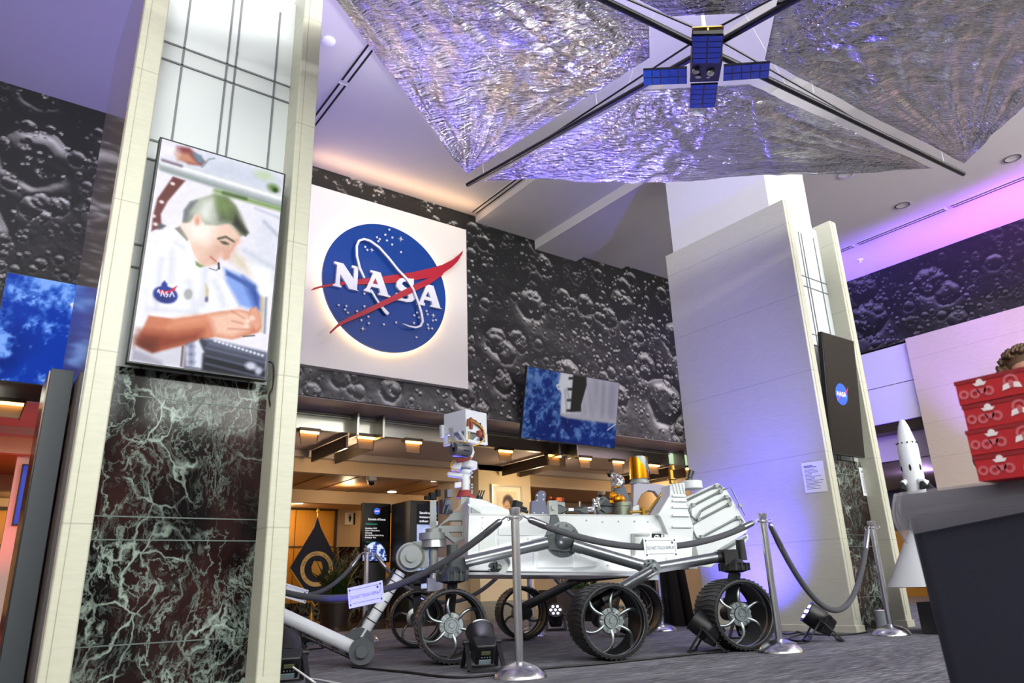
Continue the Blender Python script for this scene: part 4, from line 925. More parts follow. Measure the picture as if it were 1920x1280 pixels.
m_.build('emblem_mark', BLACKM, body)
s = MB()
for px, py in ((1060, 983), (1100, 975), (1130, 978), (1160, 977), (1190, 977), (1215, 978), (905, 970), (905, 990), (1140, 1060), (1020, 1060), (1050, 1060), (990, 1010), (1243, 980), (1244, 990)):
    c = RP(px, py, -.806); s.cyl(c, c+RN*.01, .006, n=8)
s.build('bolt', RG, body)
m_ = MB(); vcyl(m_, 928, 1055, 1068, -.86, .02, .02); vcyl(m_, 928, 1066, 1072, -.86, .03, .055); m_.build('side_camera', RB, rv)
m_ = MB(); c = RP(940, 1062, -.86); m_.cyl(c, c+RN*.05, .055); m_.build('side_disc', RG, rv)
# front deck fairing
pr('deck_fairing', [(878, 966), (879, 932), (905, 936), (940, 950), (958, 957), (960, 966)], -.74, 1.2, RW, bevel=.01)
m_ = MB(); c = RP(889, 952, -.75); m_.prism([c+RU*(math.cos(a)*.052+math.sin(a)*.0)+UP*(math.sin(a)*.018-math.cos(a)*.03) for a in np.linspace(0, 6.283, 24, endpoint=False)], RN*.02); m_.build('oval_mirror', TI, rv)
pr('deck_step', [(885, 965), (884, 950), (897, 958), (906, 964)], -.77, .06, RG)
# deck plate and the machinery standing on it
pr('deck', [(880, 962), (1258, 965.5), (1258, 968), (880, 966)], -.8, 1.6, mat('deck_grey', '#b9bdbb', .5))
pr('blue_grey_bracket', [(995, 965), (996, 940), (1006, 936), (1007, 925), (1012, 919), (1021, 920), (1024, 924), (1023, 940), (1028, 965)], -.1, .08, mat('blue_grey', '#5b6078', .5), bevel=.006)
m_ = MB()
for px, py in ((1007, 928), (1019, 927), (1007, 938), (1019, 936), (1002, 961), (1018, 961)): c = RP(px, py, -.105); m_.cyl(c, c+RN*.01, .007, n=8)
m_.build('bracket_bolt', TI, rv)
o = pr('instrument_box', [(1028, 964), (1028, 944), (1040, 940), (1060, 941), (1060, 964)], -.1, .3, RG, bevel=.006)
m_ = MB(); c = RP(1046, 941, .0); m_.cyl(c, c+UP*.035, .06); m_.sph(c+UP*.035+RU*-.07, .02); m_.build('copper_cap', mat('copper', '#a8522e', .3, .9), o)
pr('dark_handle', [(1041, 962), (1042, 947), (1050, 945), (1062, 951), (1085, 951), (1098, 947), (1103, 950), (1101, 958), (1106, 963), (1093, 963), (1084, 958), (1064, 958), (1055, 963)], -.62, .08, RD, bevel=.01)
pr('handle_plate', [(1066, 952), (1076, 952), (1076, 957.5), (1066, 957.5)], -.63, .01, RW)
m_ = MB()
for a, b_ in (((1101, 952), (1112, 951)), ((1101, 957), (1115, 957)), ((1112, 946), (1116, 963)), ((1087, 940), (1087, 950)), ((1112, 935), (1118, 950)), ((1120, 938), (1124, 955))): m_.cyl(RP(*a, -.4), RP(*b_, -.4), .012, n=10)
for px, py in ((1115, 945), (1121, 936), (1110, 955)): m_.sph(RP(px, py, -.4), .022)
m_.build('chrome_fittings', CHROME, rv)
m_ = MB()
for px, py, r in ((1128, 942, .05), (1136, 950, .06), (1126, 956, .045)): c = RP(px, py, -.2); m_.cyl(c-RN*.05, c+RN*.05, r)
for a, b_ in (((1122, 950), (1135, 960)), ((1128, 946), (1150, 948)), ((1118, 940), (1130, 934))): m_.cyl(RP(*a, -.26), RP(*b_, -.26), .008, n=8)
m_.build('pump_cluster', RD, rv)
m_ = MB(); vcyl(m_, 1168, 948, 966, -.3, .068); vcyl(m_, 1168, 942, 949, -.3, .078); m_.build('filter_can', mat('olive_metal', '#7f8473', .35, .7), rv)
m_ = MB(); rg = random.Random(2); c = RP(1160, 935, -.25)
for i in range(16): m_.sph(c+V((rg.uniform(-.05, .05), rg.uniform(-.04, .04), rg.uniform(-.05, .05))), (.03+.02*rg.random(), .03, .025+.02*rg.random()), 8, 5)
m_.build('gold_foil_wrap', mat('gold_foil', '#d98e1c', .2, 1, bump=.8, bs=40), rv)
pr('turret_arm', [(1152, 925), (1152, 908), (1165, 905), (1174, 915), (1185, 950), (1178, 962), (1168, 940)], -.2, .1, mat('slate_metal', '#4d515c', .4, .4), bevel=.006)
c = RP(1158, 902, -.3); ax = (RP(1148, 888, -.45)-c).normalized()
m_ = MB(); m_.lathe([(.0, -.02), (.06, -.02), (.066, .0), (.06, .03), (.03, .04), (.03, .055), (.02, .06), (.018, .11), (.026, .115), (.026, .15), (.012, .15), (.012, .13), (0, .13)], c, ax)
for i in range(8): a = i*R_(45); x, y, z = frame(ax); m_.sph(c+x*(.048*math.cos(a))+y*(.048*math.sin(a))+z*.034, .011, 8, 5)
m_.build('chrome_turret', CHROME, rv)
o = None
m_ = MB(); vcyl(m_, 1199.5, 858, 898, .05, .092, k=36); gd = m_.build('gold_drum', mat('gold_film', '#c98418', .16, 1, var=.35, vs=7, stretch=(3, 3, .6)), rv)
a0 = RP(1199.5, 898, .05); zt = RP(1199.5, 857, .05).z; m_ = MB()
hh = zt-a0.z; H_ = [V((a0.x+math.cos(t)*.0935, a0.y+math.sin(t)*.0935, 0)) for t in np.linspace(R_(215), R_(345), 14)]
for k0 in (0,):
    vs = []; 
    for i, p in enumerate(H_):
        f = i/13; vs += [V((p.x, p.y, zt-hh*max(0, f*1.25-.45))), V((p.x, p.y, zt-hh*min(1, f*1.25+.02)))]
    m_.add(vs, [(2*i, 2*i+1, 2*i+3, 2*i+2) for i in range(13)])
m_.build('grey_stripe', mat('stripe_grey', '#7f8a88', .35, .6), gd)
m_ = MB(); vcyl(m_, 1199.5, 897, 902, .05, .08); vcyl(m_, 1199.5, 902, 907, .05, .095, .09); m_.build('drum_base', RG, rv)
pr('grey_arch', [(1187, 960), (1188, 908), (1196, 905), (1235, 907), (1256, 911), (1254, 932), (1232, 966), (1218, 966), (1238, 934), (1228, 921), (1216, 919), (1203, 927), (1196, 940), (1193, 962)], -.15, .07, mat('lilac_grey', '#9a98a6', .45), bevel=.006)
tb('brass_pipe', [(1180, 960), (1205, 959), (1216, 958), (1226, 945), (1246, 917)], -.5, .011, GOLD)
m_ = MB(); c = RP(1205, 959, -.5); m_.obox(c, (.03, .03, .07)); c = RP(1182, 960, -.5); m_.sph(c, .018); m_.build('pipe_clamp', GOLD, rv)
m_ = MB(); vcyl(m_, 1260, 880, 906, .2, .026, k=6); vcyl(m_, 1260, 897, 899, .2, .045); vcyl(m_, 1260, 876, 881, .2, .036, .03); c = RP(1260, 875, .2); m_.sph(c, .03); m_.build('brass_post', GOLD, rv)
m_ = MB(); vcyl(m_, 1293, 897, 905, .1, .035); c = RP(1293, 896, .1); m_.cyl(c, c+RU*.03+UP*.07, .022, .03); m_.build('rear_camera', RD, rv)
pr('white_wedge', [(1186, 966), (1187, 950), (1198, 946), (1199, 966)], -.4, .2, RW)
# stepped white rear fairing and drum
rf = pr('rear_fairing', [(1256, 908), (1284, 904), (1285, 926), (1290, 955), (1300, 985), (1297, 1062), (1252, 1062), (1252, 1040), (1252, 1000), (1238, 968), (1233, 965), (1256, 928)], -.86, .2, RW, bevel=.006)
for y in (927, 936, 948, 964, 985): pr('fairing_step', [(1261, y), (1286+(y-925)*.2, y+.5), (1286+(y-925)*.2, y+4), (1261, y+3.5)], -.875, .04, RW, rf)
pr('fairing_step', [(1246, 1000), (1252, 1003), (1252, 1008), (1262, 1008), (1262, 1062), (1256, 1062), (1256, 1014), (1246, 1012)], -.875, .04, RW, rf)
for x in (1262, 1268, 1274, 1280): pr('fairing_rib', [(x-1, 906), (x+.6, 906), (x+5, 925), (x+3.4, 925)], -.87, .03, mat('panel_pale', '#cfd6d4', .45), rf)
a0 = RP(1297, 917, -.3); m_ = MB(); m_.lathe([(.085, 0), (.1, .005), (.1, .07), (.09, .075), (0, .075)], a0, n=20); m_.build('rear_drum', RW, rv)
# finned power unit: tilted white plates with grey coolant pipes
PIPE = mat('coolant_pipe', '#7e8886', .35, .5)
pw = pr('power_unit', [(1284, 932), (1345, 905), (1362, 917), (1404, 988), (1400, 998), (1330, 1040), (1312, 1062), (1300, 1060), (1300, 985)], -.25, .035, RW, bevel=.004)
pr('power_unit_fin', [(1312, 1062), (1318, 1042), (1402, 1000), (1404, 1008), (1396, 1020), (1332, 1064)], .0, .03, RW, bevel=.004)
pr('power_core', [(1290, 940), (1340, 915), (1385, 985), (1310, 1040)], -.2, .4, mat('core_grey', '#9aa0a4', .5))
for i, pts in enumerate((((1284, 939), (1342, 911), (1350, 910.5), (1354, 914), (1353, 919), (1348, 922), (1302, 946), (1294, 951), (1296, 966), (1304, 973)), ((1304, 974), (1311, 965), (1313, 959), (1320, 954), (1361, 932), (1368, 932.5), (1371, 938), (1368, 944), (1310, 975)),
                         ((1306, 978), (1298, 983), (1297, 990), (1306, 1007), (1314, 1009), (1322, 1003), (1382, 971), (1389, 972), (1393, 978), (1389, 985), (1334, 1014)), ((1356, 917), (1370, 913.5), (1397, 966)), ((1318, 1044), (1328, 1034), (1392, 1000), (1398, 1000)), ((1322, 1052), (1400, 1006)))):
    n = -.27 if i < 4 else -.02
    tb('coolant_pipe', pts, n, .010 if i != 3 else .006, PIPE, pw, 8)
m_ = MB()
for px, py in ((1343, 911), (1351, 921), (1300, 946), (1362, 931), (1368, 945), (1310, 973), (1384, 970), (1391, 985), (1316, 1006), (1388, 948)): c = RP(px, py, -.27); m_.obox(c, (.032, .03, .03), Mx.Rotation(RZ, 3, 'Z'))
m_.build('pipe_bracket', RG, pw)
pr('rear_frame', [(1290, 1010), (1303, 1016), (1312, 1050), (1308, 1066), (1292, 1066)], -.4, .3, RG)

# mast
mast = MB(); a0 = RP(872, 928, .4); zt = RP(872, 880, .4).z
mast.cyl(a0, V((a0.x, a0.y, zt)), .052, .050, 24); mo = mast.build('mast', RW, rv)
pr('mast_pedestal', [(863, 966), (864, 930), (880, 929), (880, 966)], .33, .14, RG, bevel=.005)
MB().lathe([(.0, -.03), (.085, -.03), (.075, .0), (.055, .035), (0, .035)], a0+UP*.01).build('mast_collar', REDM, rv)
pr('mast_collar', [(878, 934), (884, 927), (890, 930), (894, 937)], .3, .12, REDM)
pr('mast_bracket', [(853, 904), (865, 903), (865, 913), (853, 914)], .3, .05, RW, mo, bevel=.004)
pr('mast_bracket', [(865, 898), (867, 898), (867, 919), (874, 919), (874, 920.5), (865, 920.5)], .33, .01, REDM, mo)
m_ = MB(); m_.tube([RP(842, 889, .36), RP(866, 892, .36)], .024, 14); m_.sph(RP(842, 889, .36), .024); m_.build('mast_arm', RW, mo)
m_ = MB(); m_.sph(RP(873, 885, .4), (.062, .062, .05)); m_.build('mast_elbow', RW, mo)
for y in (886, 894, 908, 914, 920, 924): MB().obox(RP(884, y, .36), (.02, .02, .018)).build('mast_connector', RG, mo)
tl = Mx.Rotation(R_(6), 3, RN)@UP
c = RP(875, 876, .4); m_ = MB(); m_.lathe([(.0, -.012), (.09, -.012), (.1, .0), (.1, .055), (.09, .06), (0, .06)], c, tl); m_.build('pan_drum', RW, rv)
pr('pan_block', [(848, 872), (855, 862), (866, 866), (864, 879), (850, 879)], .3, .15, RW, bevel=.006)
pr('orange_band', [(855, 863), (858, 860), (880, 854), (884, 857), (881, 862), (858, 867)], .28, .18, REDM)
pr('neck_bracket', [(872, 858), (875, 835), (880, 824), (884, 823), (890, 848), (887, 856), (884, 860)], .35, .08, mat('panel_pale', '#cfd6d4', .45), bevel=.004)
tb('wire_loop', [(852, 862), (846, 868), (845, 875), (850, 881), (862, 883)], .28, .007, YEL, k=8)
vd = (RP(873, 790, .25)-CP); vd.z = 0; vd.normalize(); lt = V((-vd.y, vd.x, 0)); d1 = (vd+lt).normalized(); d2 = (vd-lt).normalized()
K1 = RP(873.5, 766, .2); K0z = RP(873.5, 806, .2).z; K = V((K1.x, K1.y, K0z)); hz = K1.z-K0z
hd_ = MB(); A1, A2 = .315, .295; hd_.hexa([K, K+d2*A2, K+d2*A2+d1*A1, K+d1*A1]+[p+UP*hz for p in (K, K+d2*A2, K+d2*A2+d1*A1, K+d1*A1)])
ho = hd_.build('camera_head', RW, rv, bevel=.01)
lo = MB()   # open lower frame of the head
lz = .10
for a, b_ in ((0, 0), (1, 0), (0, 1), (1, 1)): p = K+d1*(.01+a*(A1-.03))+d2*(.01+b_*(A2-.03)); lo.obox(p-UP*(lz/2)+d1*.005+d2*.005, (.03, .03, lz), Mx((d1, d2, UP)).transposed())
lo.bar(K+d1*.01-UP*lz, K+d1*(A1-.01)-UP*lz, .025); lo.bar(K+d2*.01-UP*lz, K+d2*(A2-.01)-UP*lz, .025); lo.bar(K+d1*A1*.3-UP*lz, K+d1*A1*.7, .02); lo.bar(K+d1*A1*.3-UP*.0, K+d1*A1*.05-UP*lz, .02); lo.bar(K+d2*A2*.3-UP*lz, K+d2*A2*.7, .02)
lo.build('head_frame', RW, ho)
i_ = MB(); i_.obox(K+d1*.15+d2*.14-UP*.045, (.2, .19, .09), Mx((d1, d2, UP)).transposed()); i_.cyl(K+d1*.13+d2*.02-UP*.05, K+d1*.13+d2*.06-UP*.05, .03); i_.build('head_optics', RG, ho)
MB().bar(K+d1*(A1+.01)-UP*.02, K+d1*(A1+.01)+UP*.1, .04, .05).build('side_lug', RW, ho)
hs = MB(); q = lambda s, z, o=.012: K+d2*s-d1*o+UP*z
hs.tube([q(.01, .04), q(.02, .10), q(.05, .115), q(.14, .085), q(.2, .05), q(.225, .0), q(.22, -.05)], .014, 10); hs.tube([q(.05, .11), q(.06, .05), q(.055, .02)], .018, 10); hs.build('cable_harness', ORG, ho)
y_ = MB(); y_.tube([q(.03, .09, .03), q(.06, .09, .03), q(.15, .065, .03), q(.215, .02, .03), q(.222, -.06, .03), q(.16, -.12, .02), q(.08, -.14, .0)], .006, 8)
y_.tube([K+d1*.2-UP*.085-d2*.02, K+d1*.1-UP*.1-d2*.03, K-UP*.125, K+d2*.03-UP*.08, K+d2*.03-UP*.01-d1*.02], .007, 8); y_.build('yellow_wire', YEL, ho)
b_ = MB()
for s_ in (.045, .11, .175): b_.obox(q(s_, .125-s_*.28, .02), (.012, .012, .03))
b_.build('harness_clip', RB, ho)
w = MB(); w.obox(q(.155, -.02, .02), (.04, .03, .06), Mx((d1, d2, UP)).transposed()); w.build('head_connector', ORG, ho)
F0 = RP(849.5, 841.5, .05); ax = (d2+RU*.15).normalized()
ln = MB(); ln.lathe([(.028, .012), (.03, .0), (.062, .0), (.066, .008), (.066, .17), (.055, .19), (0, .19)], F0, ax, 28); lo_ = ln.build('lens_tube', mat('lens_grey', '#5b5a5e', .45, .3), rv)
MB().cyl(F0+ax*.01, F0+ax*.014, .03).build('lens_opening', BLACKM, lo_)
x, y, z = frame(ax); s = MB()
for k in range(8): a = k*R_(45)+.2; s.obox(F0+ax*.11+x*(math.cos(a)*.066)+y*(math.sin(a)*.066), (.012, .012, .07), Mx((x*math.cos(a)+y*math.sin(a), y*math.cos(a)-x*math.sin(a), ax)).transposed())
s.build('lens_slot', RB, lo_)
MB().bar(F0+ax*.02-RN*.005+UP*.02, RP(844.5, 802, .05), .04, .02, up=RN).build('lens_bar', mat('lens_grey', '#5b5a5e', .45, .3), lo_)
# small camera stalks in front of the mast
m_ = MB(); m_.cyl(RP(836, 965, -.1), RP(842, 945, -.1), .012, n=8); m_.obox(RP(841, 925, -.1), (.055, .05, .07)); m_.cyl(RP(830, 962, -.1), RP(838, 930, -.1), .01, n=8); m_.obox(RP(836, 950, -.05), (.1, .06, .12)); m_.build('stalk_camera', mat('slate_metal', '#4d515c', .4, .4), rv)
m_ = MB(); m_.obox(RP(811, 930, -.3), (.055, .05, .06)); m_.obox(RP(821, 924, -.3), (.035, .04, .055)); m_.obox(RP(802, 933, -.3), (.05, .04, .03)); m_.build('dark_camera', BLACKM, rv)
m_ = MB(); c = RP(900, 930, -.3); m_.cyl(c-UP*.06-RU*.02, c, .028); 
for k in (-.02, .0, .02): m_.cyl(c+RU*k, c+RU*(k+.02)+UP*.05, .006, n=6)
m_.build('deck_antenna', RB, rv)
m_ = MB(); m_.obox(RP(969, 950, -.2), (.07, .06, .1), Mx.Rotation(.3, 3, RN)); m_.cyl(RP(975, 955, -.3), RP(990, 960, -.3), .014, n=8); m_.cyl(RP(976, 950, -.3), RP(988, 954, -.3), .012, n=8); m_.build('deck_connector', RB, rv)

# robot arm
AP = mat('arm_white', '#d6dade', .4)
fr = pr('arm_mount', [(822, 986), (850, 960), (879, 960), (879, 1006), (852, 1018), (830, 1000), (812, 998), (806, 992)], -.52, .06, RG, holes=[[(827, 985), (842, 976), (866, 976), (866, 985)], [(842, 997), (866, 997), (866, 1006), (849, 1006)]], bevel=.003)
m_ = MB(); m_.bar(RP(812, 987, -.5), RP(812, 938, -.5), .045, .05); m_.cyl(RP(812, 983, -.55), RP(812, 983, -.45), .03); m_.build('arm_mount_post', RG, fr)
m_ = MB(); vcyl(m_, 810, 999, 1012, -.62, .103, k=30); vcyl(m_, 812, 1012, 1026, -.62, .098, .09, 30); vcyl(m_, 813, 991, 999, -.62, .065, k=24); vcyl(m_, 813, 1026, 1060, -.62, .036, k=20); vcyl(m_, 812, 1060, 1072, -.62, .045, k=20); vcyl(m_, 813, 1072, 1084, -.62, .036, .022, 20)
m_.build('shoulder_joint', mat('shoulder_grey', '#8e9290', .3, .5), rv)
m_ = MB(); c = RP(770, 1044, -.62); m_.cyl(c-RN*.02, c+RN*.16, .112, n=32); m_.cyl(c+RN*-.06, c-RN*.02, .085, .1, 32); m_.cyl(c-RN*.08, c-RN*.05, .04, n=20); m_.obox(RP(788, 1040, -.58), (.12, .12, .2), Mx.Rotation(RZ, 3, 'Z')); m_.build('shoulder_disc', RG, rv)
E0 = RP(673, 1207, -.60); E0.z = max(E0.z, .118)
up_a, up_b = RP(752, 1072, -.56), RP(676, 1196, -.56)
MB().cyl(up_a, up_b, .041, n=24).build('upper_arm', AP, rv)
st = MB(); dd = (up_b-up_a)
for f in (.06, .16, .30, .44, .58, .74): st.cyl(up_a+dd*f-dd.normalized()*.004, up_a+dd*f+dd.normalized()*.004, .0425, n=24)
rl = dd.normalized().cross(RN).normalized(); rl = -rl if rl.dot(RU) > 0 else rl
st.tube([up_a+rl*.06, up_b+rl*.06], .010, 8)
for f in (.2, .36, .52, .68): st.obox(up_a+dd*f+rl*.05, (.035, .035, .03))
st.build('arm_strap', RB, rv)
fo_a, fo_b = RP(662, 1214, -.68), RP(478, 1129, -.68)
MB().cyl(fo_a, fo_b, .048, n=24).build('forearm', AP, rv)
dd = fo_b-fo_a; rl = V((0, 0, -1)); st = MB(); st.tube([fo_a+rl*.075, fo_b+rl*.075], .011, 8)
for f in (.18, .34, .5, .62): st.obox(fo_a+dd*f+rl*.062, (.04, .03, .035))
st.build('arm_strap', RB, rv)
m_ = MB(); m_.cyl(E0-RN*.0, E0+RN*.14, .115, n=32); c = RP(678, 1220, -.70); c.z = max(c.z, .1); m_.cyl(c-RN*.06, c+RN*.1, .092, n=32); m_.cyl(c-RN*.1, c-RN*.05, .042, n=20); m_.build('elbow_joint', mat('elbow_grey', '#54585b', .45, .2), rv)
m_ = MB(); m_.cyl(fo_b-RU*.1, fo_b+RU*.12, .07); m_.cyl(fo_b-RU*.1-RN*.15, fo_b-RU*.1+RN*.15, .06); m_.build('turret', RG, rv)
m_ = MB(); m_.obox(RP(815, 1096, -.35), (.12, .1, .1), Mx.Rotation(RZ, 3, 'Z')); m_.obox(RP(828, 1052, -.35), (.11, .08, .06), Mx.Rotation(RZ+.2, 3, 'Z')); m_.build('sample_box', RW, rv)

# suspension
def hubring(c, r, n_=RN):
    m = MB(); m.lathe([(0, -.02), (r*.55, -.02), (r*.6, .0), (r, .005), (r, .05), (0, .05)], c, n_, 28)
    x, y, z = frame(n_)
    for k in range(10): a = k*R_(36); m.cyl(c+x*(r*.82*math.cos(a))+y*(r*.82*math.sin(a))-z*.004, c+x*(r*.82*math.cos(a))+y*(r*.82*math.sin(a))+z*.01, .009, n=8)
    return m
pv = RP(1056, 1011, -.98)
hubring(pv, .135).build('rocker_pivot', RD, rv)
m_ = MB(); m_.sph(pv-RN*.02, (.075, .075, .075), 20, 12); m_.build('pivot_cap', RD, rv)
pr('pivot_bracket', [(1022, 1003), (1040, 1000), (1070, 1014), (1070, 1032), (1058, 1034), (1028, 1030)], -1.0, .03, RD, bevel=.004)
pr('pivot_bracket', [(1028, 1000), (1033, 965), (1042, 962), (1048, 970), (1056, 1003)], -.95, .03, RD, bevel=.004)
m_ = MB(); c = RP(1036, 952, -.93); m_.obox(c, (.07, .06, .11), Mx.Rotation(RZ, 3, 'Z')); m_.cyl(c-RN*.05, c, .02); m_.build('link_block', RG, rv)
A_ = RP(1026, 1017, -1.0); B_ = RP(872, 1053, -.95)
m_ = MB(); m_.cyl(A_, B_, .043, n=22); m_.cyl(A_, A_.lerp(B_, .18), .047, n=22); m_.build('rocker_arm', TUBE, rv)
A_ = RP(1072, 1021, -1.0); B_ = RP(1224, 1066, -1.0)
m_ = MB(); m_.cyl(A_, B_, .045, n=22); m_.cyl(A_, A_.lerp(B_, .12), .049, n=22); m_.cyl(A_.lerp(B_, .82), B_, .0465, n=22); m_.build('rocker_arm', TUBE, rv)
bp_ = RP(1222, 1066, -1.05); hubring(bp_, .075).build('bogie_pivot', RD, rv)
m_ = MB(); m_.cyl(RP(1230, 1064, -1.1), RP(1342, 1045, -1.0), .041, n=22); m_.build('bogie_arm', TUBE, rv)
m_ = MB(); m_.cyl(RP(1342, 1045, -1.0), RP(1372, 1040, -.98), .043, n=22); m_.build('bogie_arm', RB, rv)
MC = LW(.02, -1.15, .263)
m_ = MB(); m_.cyl(RP(1232, 1064, -1.12), RP(1128, 1124, -1.06), .042, n=22); m_.build('bogie_arm', TUBE, rv)
m_ = MB(); m_.cyl(RP(1128, 1124, -1.02), RP(1104, 1136, -1.02), .046, n=20); m_.sph(RP(1104, 1136, -1.02), .05); m_.cyl(MC+RN*-.05, MC+RN*.2, .06); m_.obox(RP(1112, 1148, -1.0), (.1, .08, .12)); m_.build('drive_motor', RB, rv)
m_ = MB(); c = RP(1228, 1064, -1.14); m_.cyl(c-RN*.03, c+RN*.05, .034, n=18); c = RP(1231, 1062, -1.16); m_.cyl(c-RN*.03, c, .022, n=6); c = RP(1222, 1078, -1.08); m_.obox(c, (.09, .03, .07), Mx.Rotation(RZ, 3, 'Z')); m_.build('bogie_bolt', TI, rv)
def steer(px, y0, y1, y2, n, wc, front):
    m = MB(); a = RP(px, y1, n); zt = RP(px, y0, n).z; zb = RP(px, y2, n).z; zm = a.z; a = V((a.x, a.y, 0))
    m.lathe([(.0, zb-.01), (.06, zb-.005), (.115, zb+.012), (.118, zm-.01), (.10, zm), (.075, zm+.02), (.06, zt), (0, zt)], a, n=26)
    for k in range(16): t = k*R_(22.5); m.obox(a+V((math.cos(t)*.108, math.sin(t)*.108, (zb+zm)/2+.01)), (.03, .014, zm-zb), Mx.Rotation(t, 3, 'Z'))
    o = m.build('steering_actuator', RD if front else RB, rv)
    l = MB(); l.bar(a+V((0, 0, zb)), V((wc.x, wc.y, .33))+RN*.05, .075, .06, up=RN); l.bar(V((wc.x, wc.y, .38))+RN*.06, wc+RN*.06, .07, .06, up=RN); l.cyl(wc-RN*.04, wc+RN*.14, .055); l.build('steering_leg', RB, rv); return a, zt
WF, WR = LW(-1.10, -.82, .263), LW(1.115, -.99, .263)
a, zt = steer(848, 1062, 1074, 1092, -.86, WF, True)
m_ = MB(); m_.cyl(a+V((0, 0, zt-.02)), a+V((0, 0, zt+.16)), .045); m_.obox(a+V((0, 0, zt-.0))+RU*.06, (.12, .1, .13), Mx.Rotation(RZ, 3, 'Z')); m_.build('steering_motor', RD, rv)
a, zt = steer(1376, 1048, 1058, 1072, -1.0, WR, False)
m_ = MB(); q_ = RP(1387, 1012, -1.0); m_.cyl(V((q_.x, q_.y, zt-.01)), q_, .04, .034); m_.obox(RP(1366, 1046, -1.0), (.12, .11, .13), Mx.Rotation(RZ, 3, 'Z')); m_.build('steering_motor', RB, rv)

# wheels: tread ring with grousers, six curved spokes, hub
TREAD = mat('wheel_tread', '#262628', .48, .25)
def wheel():
    o0 = LW(0, 0, 0); w = .36; m = MB()
    m.lathe([(.226, -w/2+.006), (.236, -w/2-.004), (.250, -w/2-.002), (.255, -w/2+.012), (.2575, -w/4), (.2585, 0), (.2575, w/4), (.255, w/2-.012), (.250, w/2+.002), (.236, w/2+.004), (.226, w/2-.006), (.243, w/2-.03), (.246, 0), (.243, -w/2+.03)], o0, RN, 64, closed=True)
    x, y, z = frame(RN)
    for k in range(44):
        t = 2*math.pi*k/44; pts = []
        for i in range(9):
            s = i/8; a = t+.035*math.sin(s*math.pi*2); pts.append(o0+(x*math.cos(a)+y*math.sin(a))*(.2565-.004*abs(2*s-1)**3)+z*((s-.5)*w))
        m.tube(pts, .0075, 5)
    wo = m.build('wheel', TREAD, rv)
    r = MB(); r.lathe([(.232, -.05), (.2375, -.05), (.2375, -.03), (.232, -.03)], o0-RN*.04, RN, 56, closed=True); r.lathe([(.2225, -w/2+.006), (.2265, -w/2+.0015), (.2265, -w/2+.012)], o0, RN, 56, closed=True); r.build('rim_band', TI, wo)
    hz_ = -w/2+.085
    for k in range(6):
        s = MB(); pts = []; 
        for i in range(11):
            f = i/10; rr = .062+.172*f; a = k*R_(60)+.25+.30*f*f-.10*math.sin(f*3.14); zz_ = hz_+.03*math.sin(f*3.1)*-1+.035*f
            pts.append(o0+(x*math.cos(a)+y*math.sin(a))*rr+z*zz_)
        s.tube(pts, [.0165]*3+[.0145]*5+[.0165]*3, 10, sx=.75, sy=.82, up=z); s.build('spoke', TI, wo)
    h = MB(); c = o0+z*hz_
    h.lathe([(0, -.022), (.018, -.022), (.022, -.012), (.04, -.012), (.044, -.022), (.052, -.022), (.056, -.006), (.088, -.004), (.094, .004), (.09, .03), (0, .05)], c, RN, 36)
    for k in range(12): a = k*R_(30); d = x*math.cos(a)+y*math.sin(a); h.obox(c+d*.073-z*.010, (.026, .020, .016), Mx((d, z.cross(d), z)).transposed())
    for k in range(6): a = k*R_(60)+.2; d = x*math.cos(a)+y*math.sin(a); h.cyl(c+d*.031-z*.018, c+d*.031, .005, n=8)
    h.build('hub', TI, wo); return wo
w0 = wheel()
def wcopy(o, u, n, ry, flip):
    o.location = (u, n, .263); o.rotation_euler = (0, 0, math.pi if flip else 0)
    # roll about the axle
    o.rotation_mode = 'XYZ'; o.rotation_euler = (0, ry, math.pi if flip else 0)
first = True
for u, n, ry, fl in ((-1.10, -.82, .1, 0), (.02, -1.15, .32, 0), (1.115, -.99, .28, 0), (-1.22, 1.0, .5, 1), (-.10, 1.36, .2, 1), (1.05, 1.1, .7, 1)):
    if first: o = w0; first = False
    else:
        o = w0.copy(); COL.objects.link(o); o.parent = rv
        for ch in list(w0.children): c = ch.copy(); COL.objects.link(c); c.parent = o
    wcopy(o, u, n, ry, fl)
# far-side suspension
Pf = LW(-.22, 1.0, .80)
m_ = MB(); m_.cyl(Pf, LW(-1.2, 1.0, .66), .043); m_.build('rocker_arm', RB, rv)
m_ = MB(); m_.cyl(Pf, LW(.48, 1.05, .58), .043); m_.build('rocker_arm', RB, rv)
m_ = MB(); m_.cyl(LW(.48, 1.08, .58), LW(-.13, 1.1, .32), .045); m_.obox(LW(-.13, 1.12, .28), (.12, .12, .14), Mx.Rotation(RZ, 3, 'Z')); m_.build('bogie_arm', RB, rv)
m_ = MB(); m_.cyl(LW(.48, 1.08, .58), LW(1.05, 1.0, .62), .043); m_.bar(LW(1.05, 1.0, .62), LW(1.05, 1.02, .27), .07, .06, up=RN); m_.build('bogie_arm', RB, rv)
m_ = MB(); m_.cyl(LW(-1.22, .95, .58), LW(-1.22, .95, .70), .1); m_.bar(LW(-1.22, .95, .6), LW(-1.22, .95, .27), .07, .06, up=RN); m_.cyl(LW(-1.22, .85, .263), LW(-1.22, 1.02, .263), .06); m_.build('steering_leg', RB, rv)
m_ = MB(); m_.cyl(LW(-.1, 1.1, .263), LW(-.1, 1.4, .263), .06); m_.build('drive_motor', RB, rv)
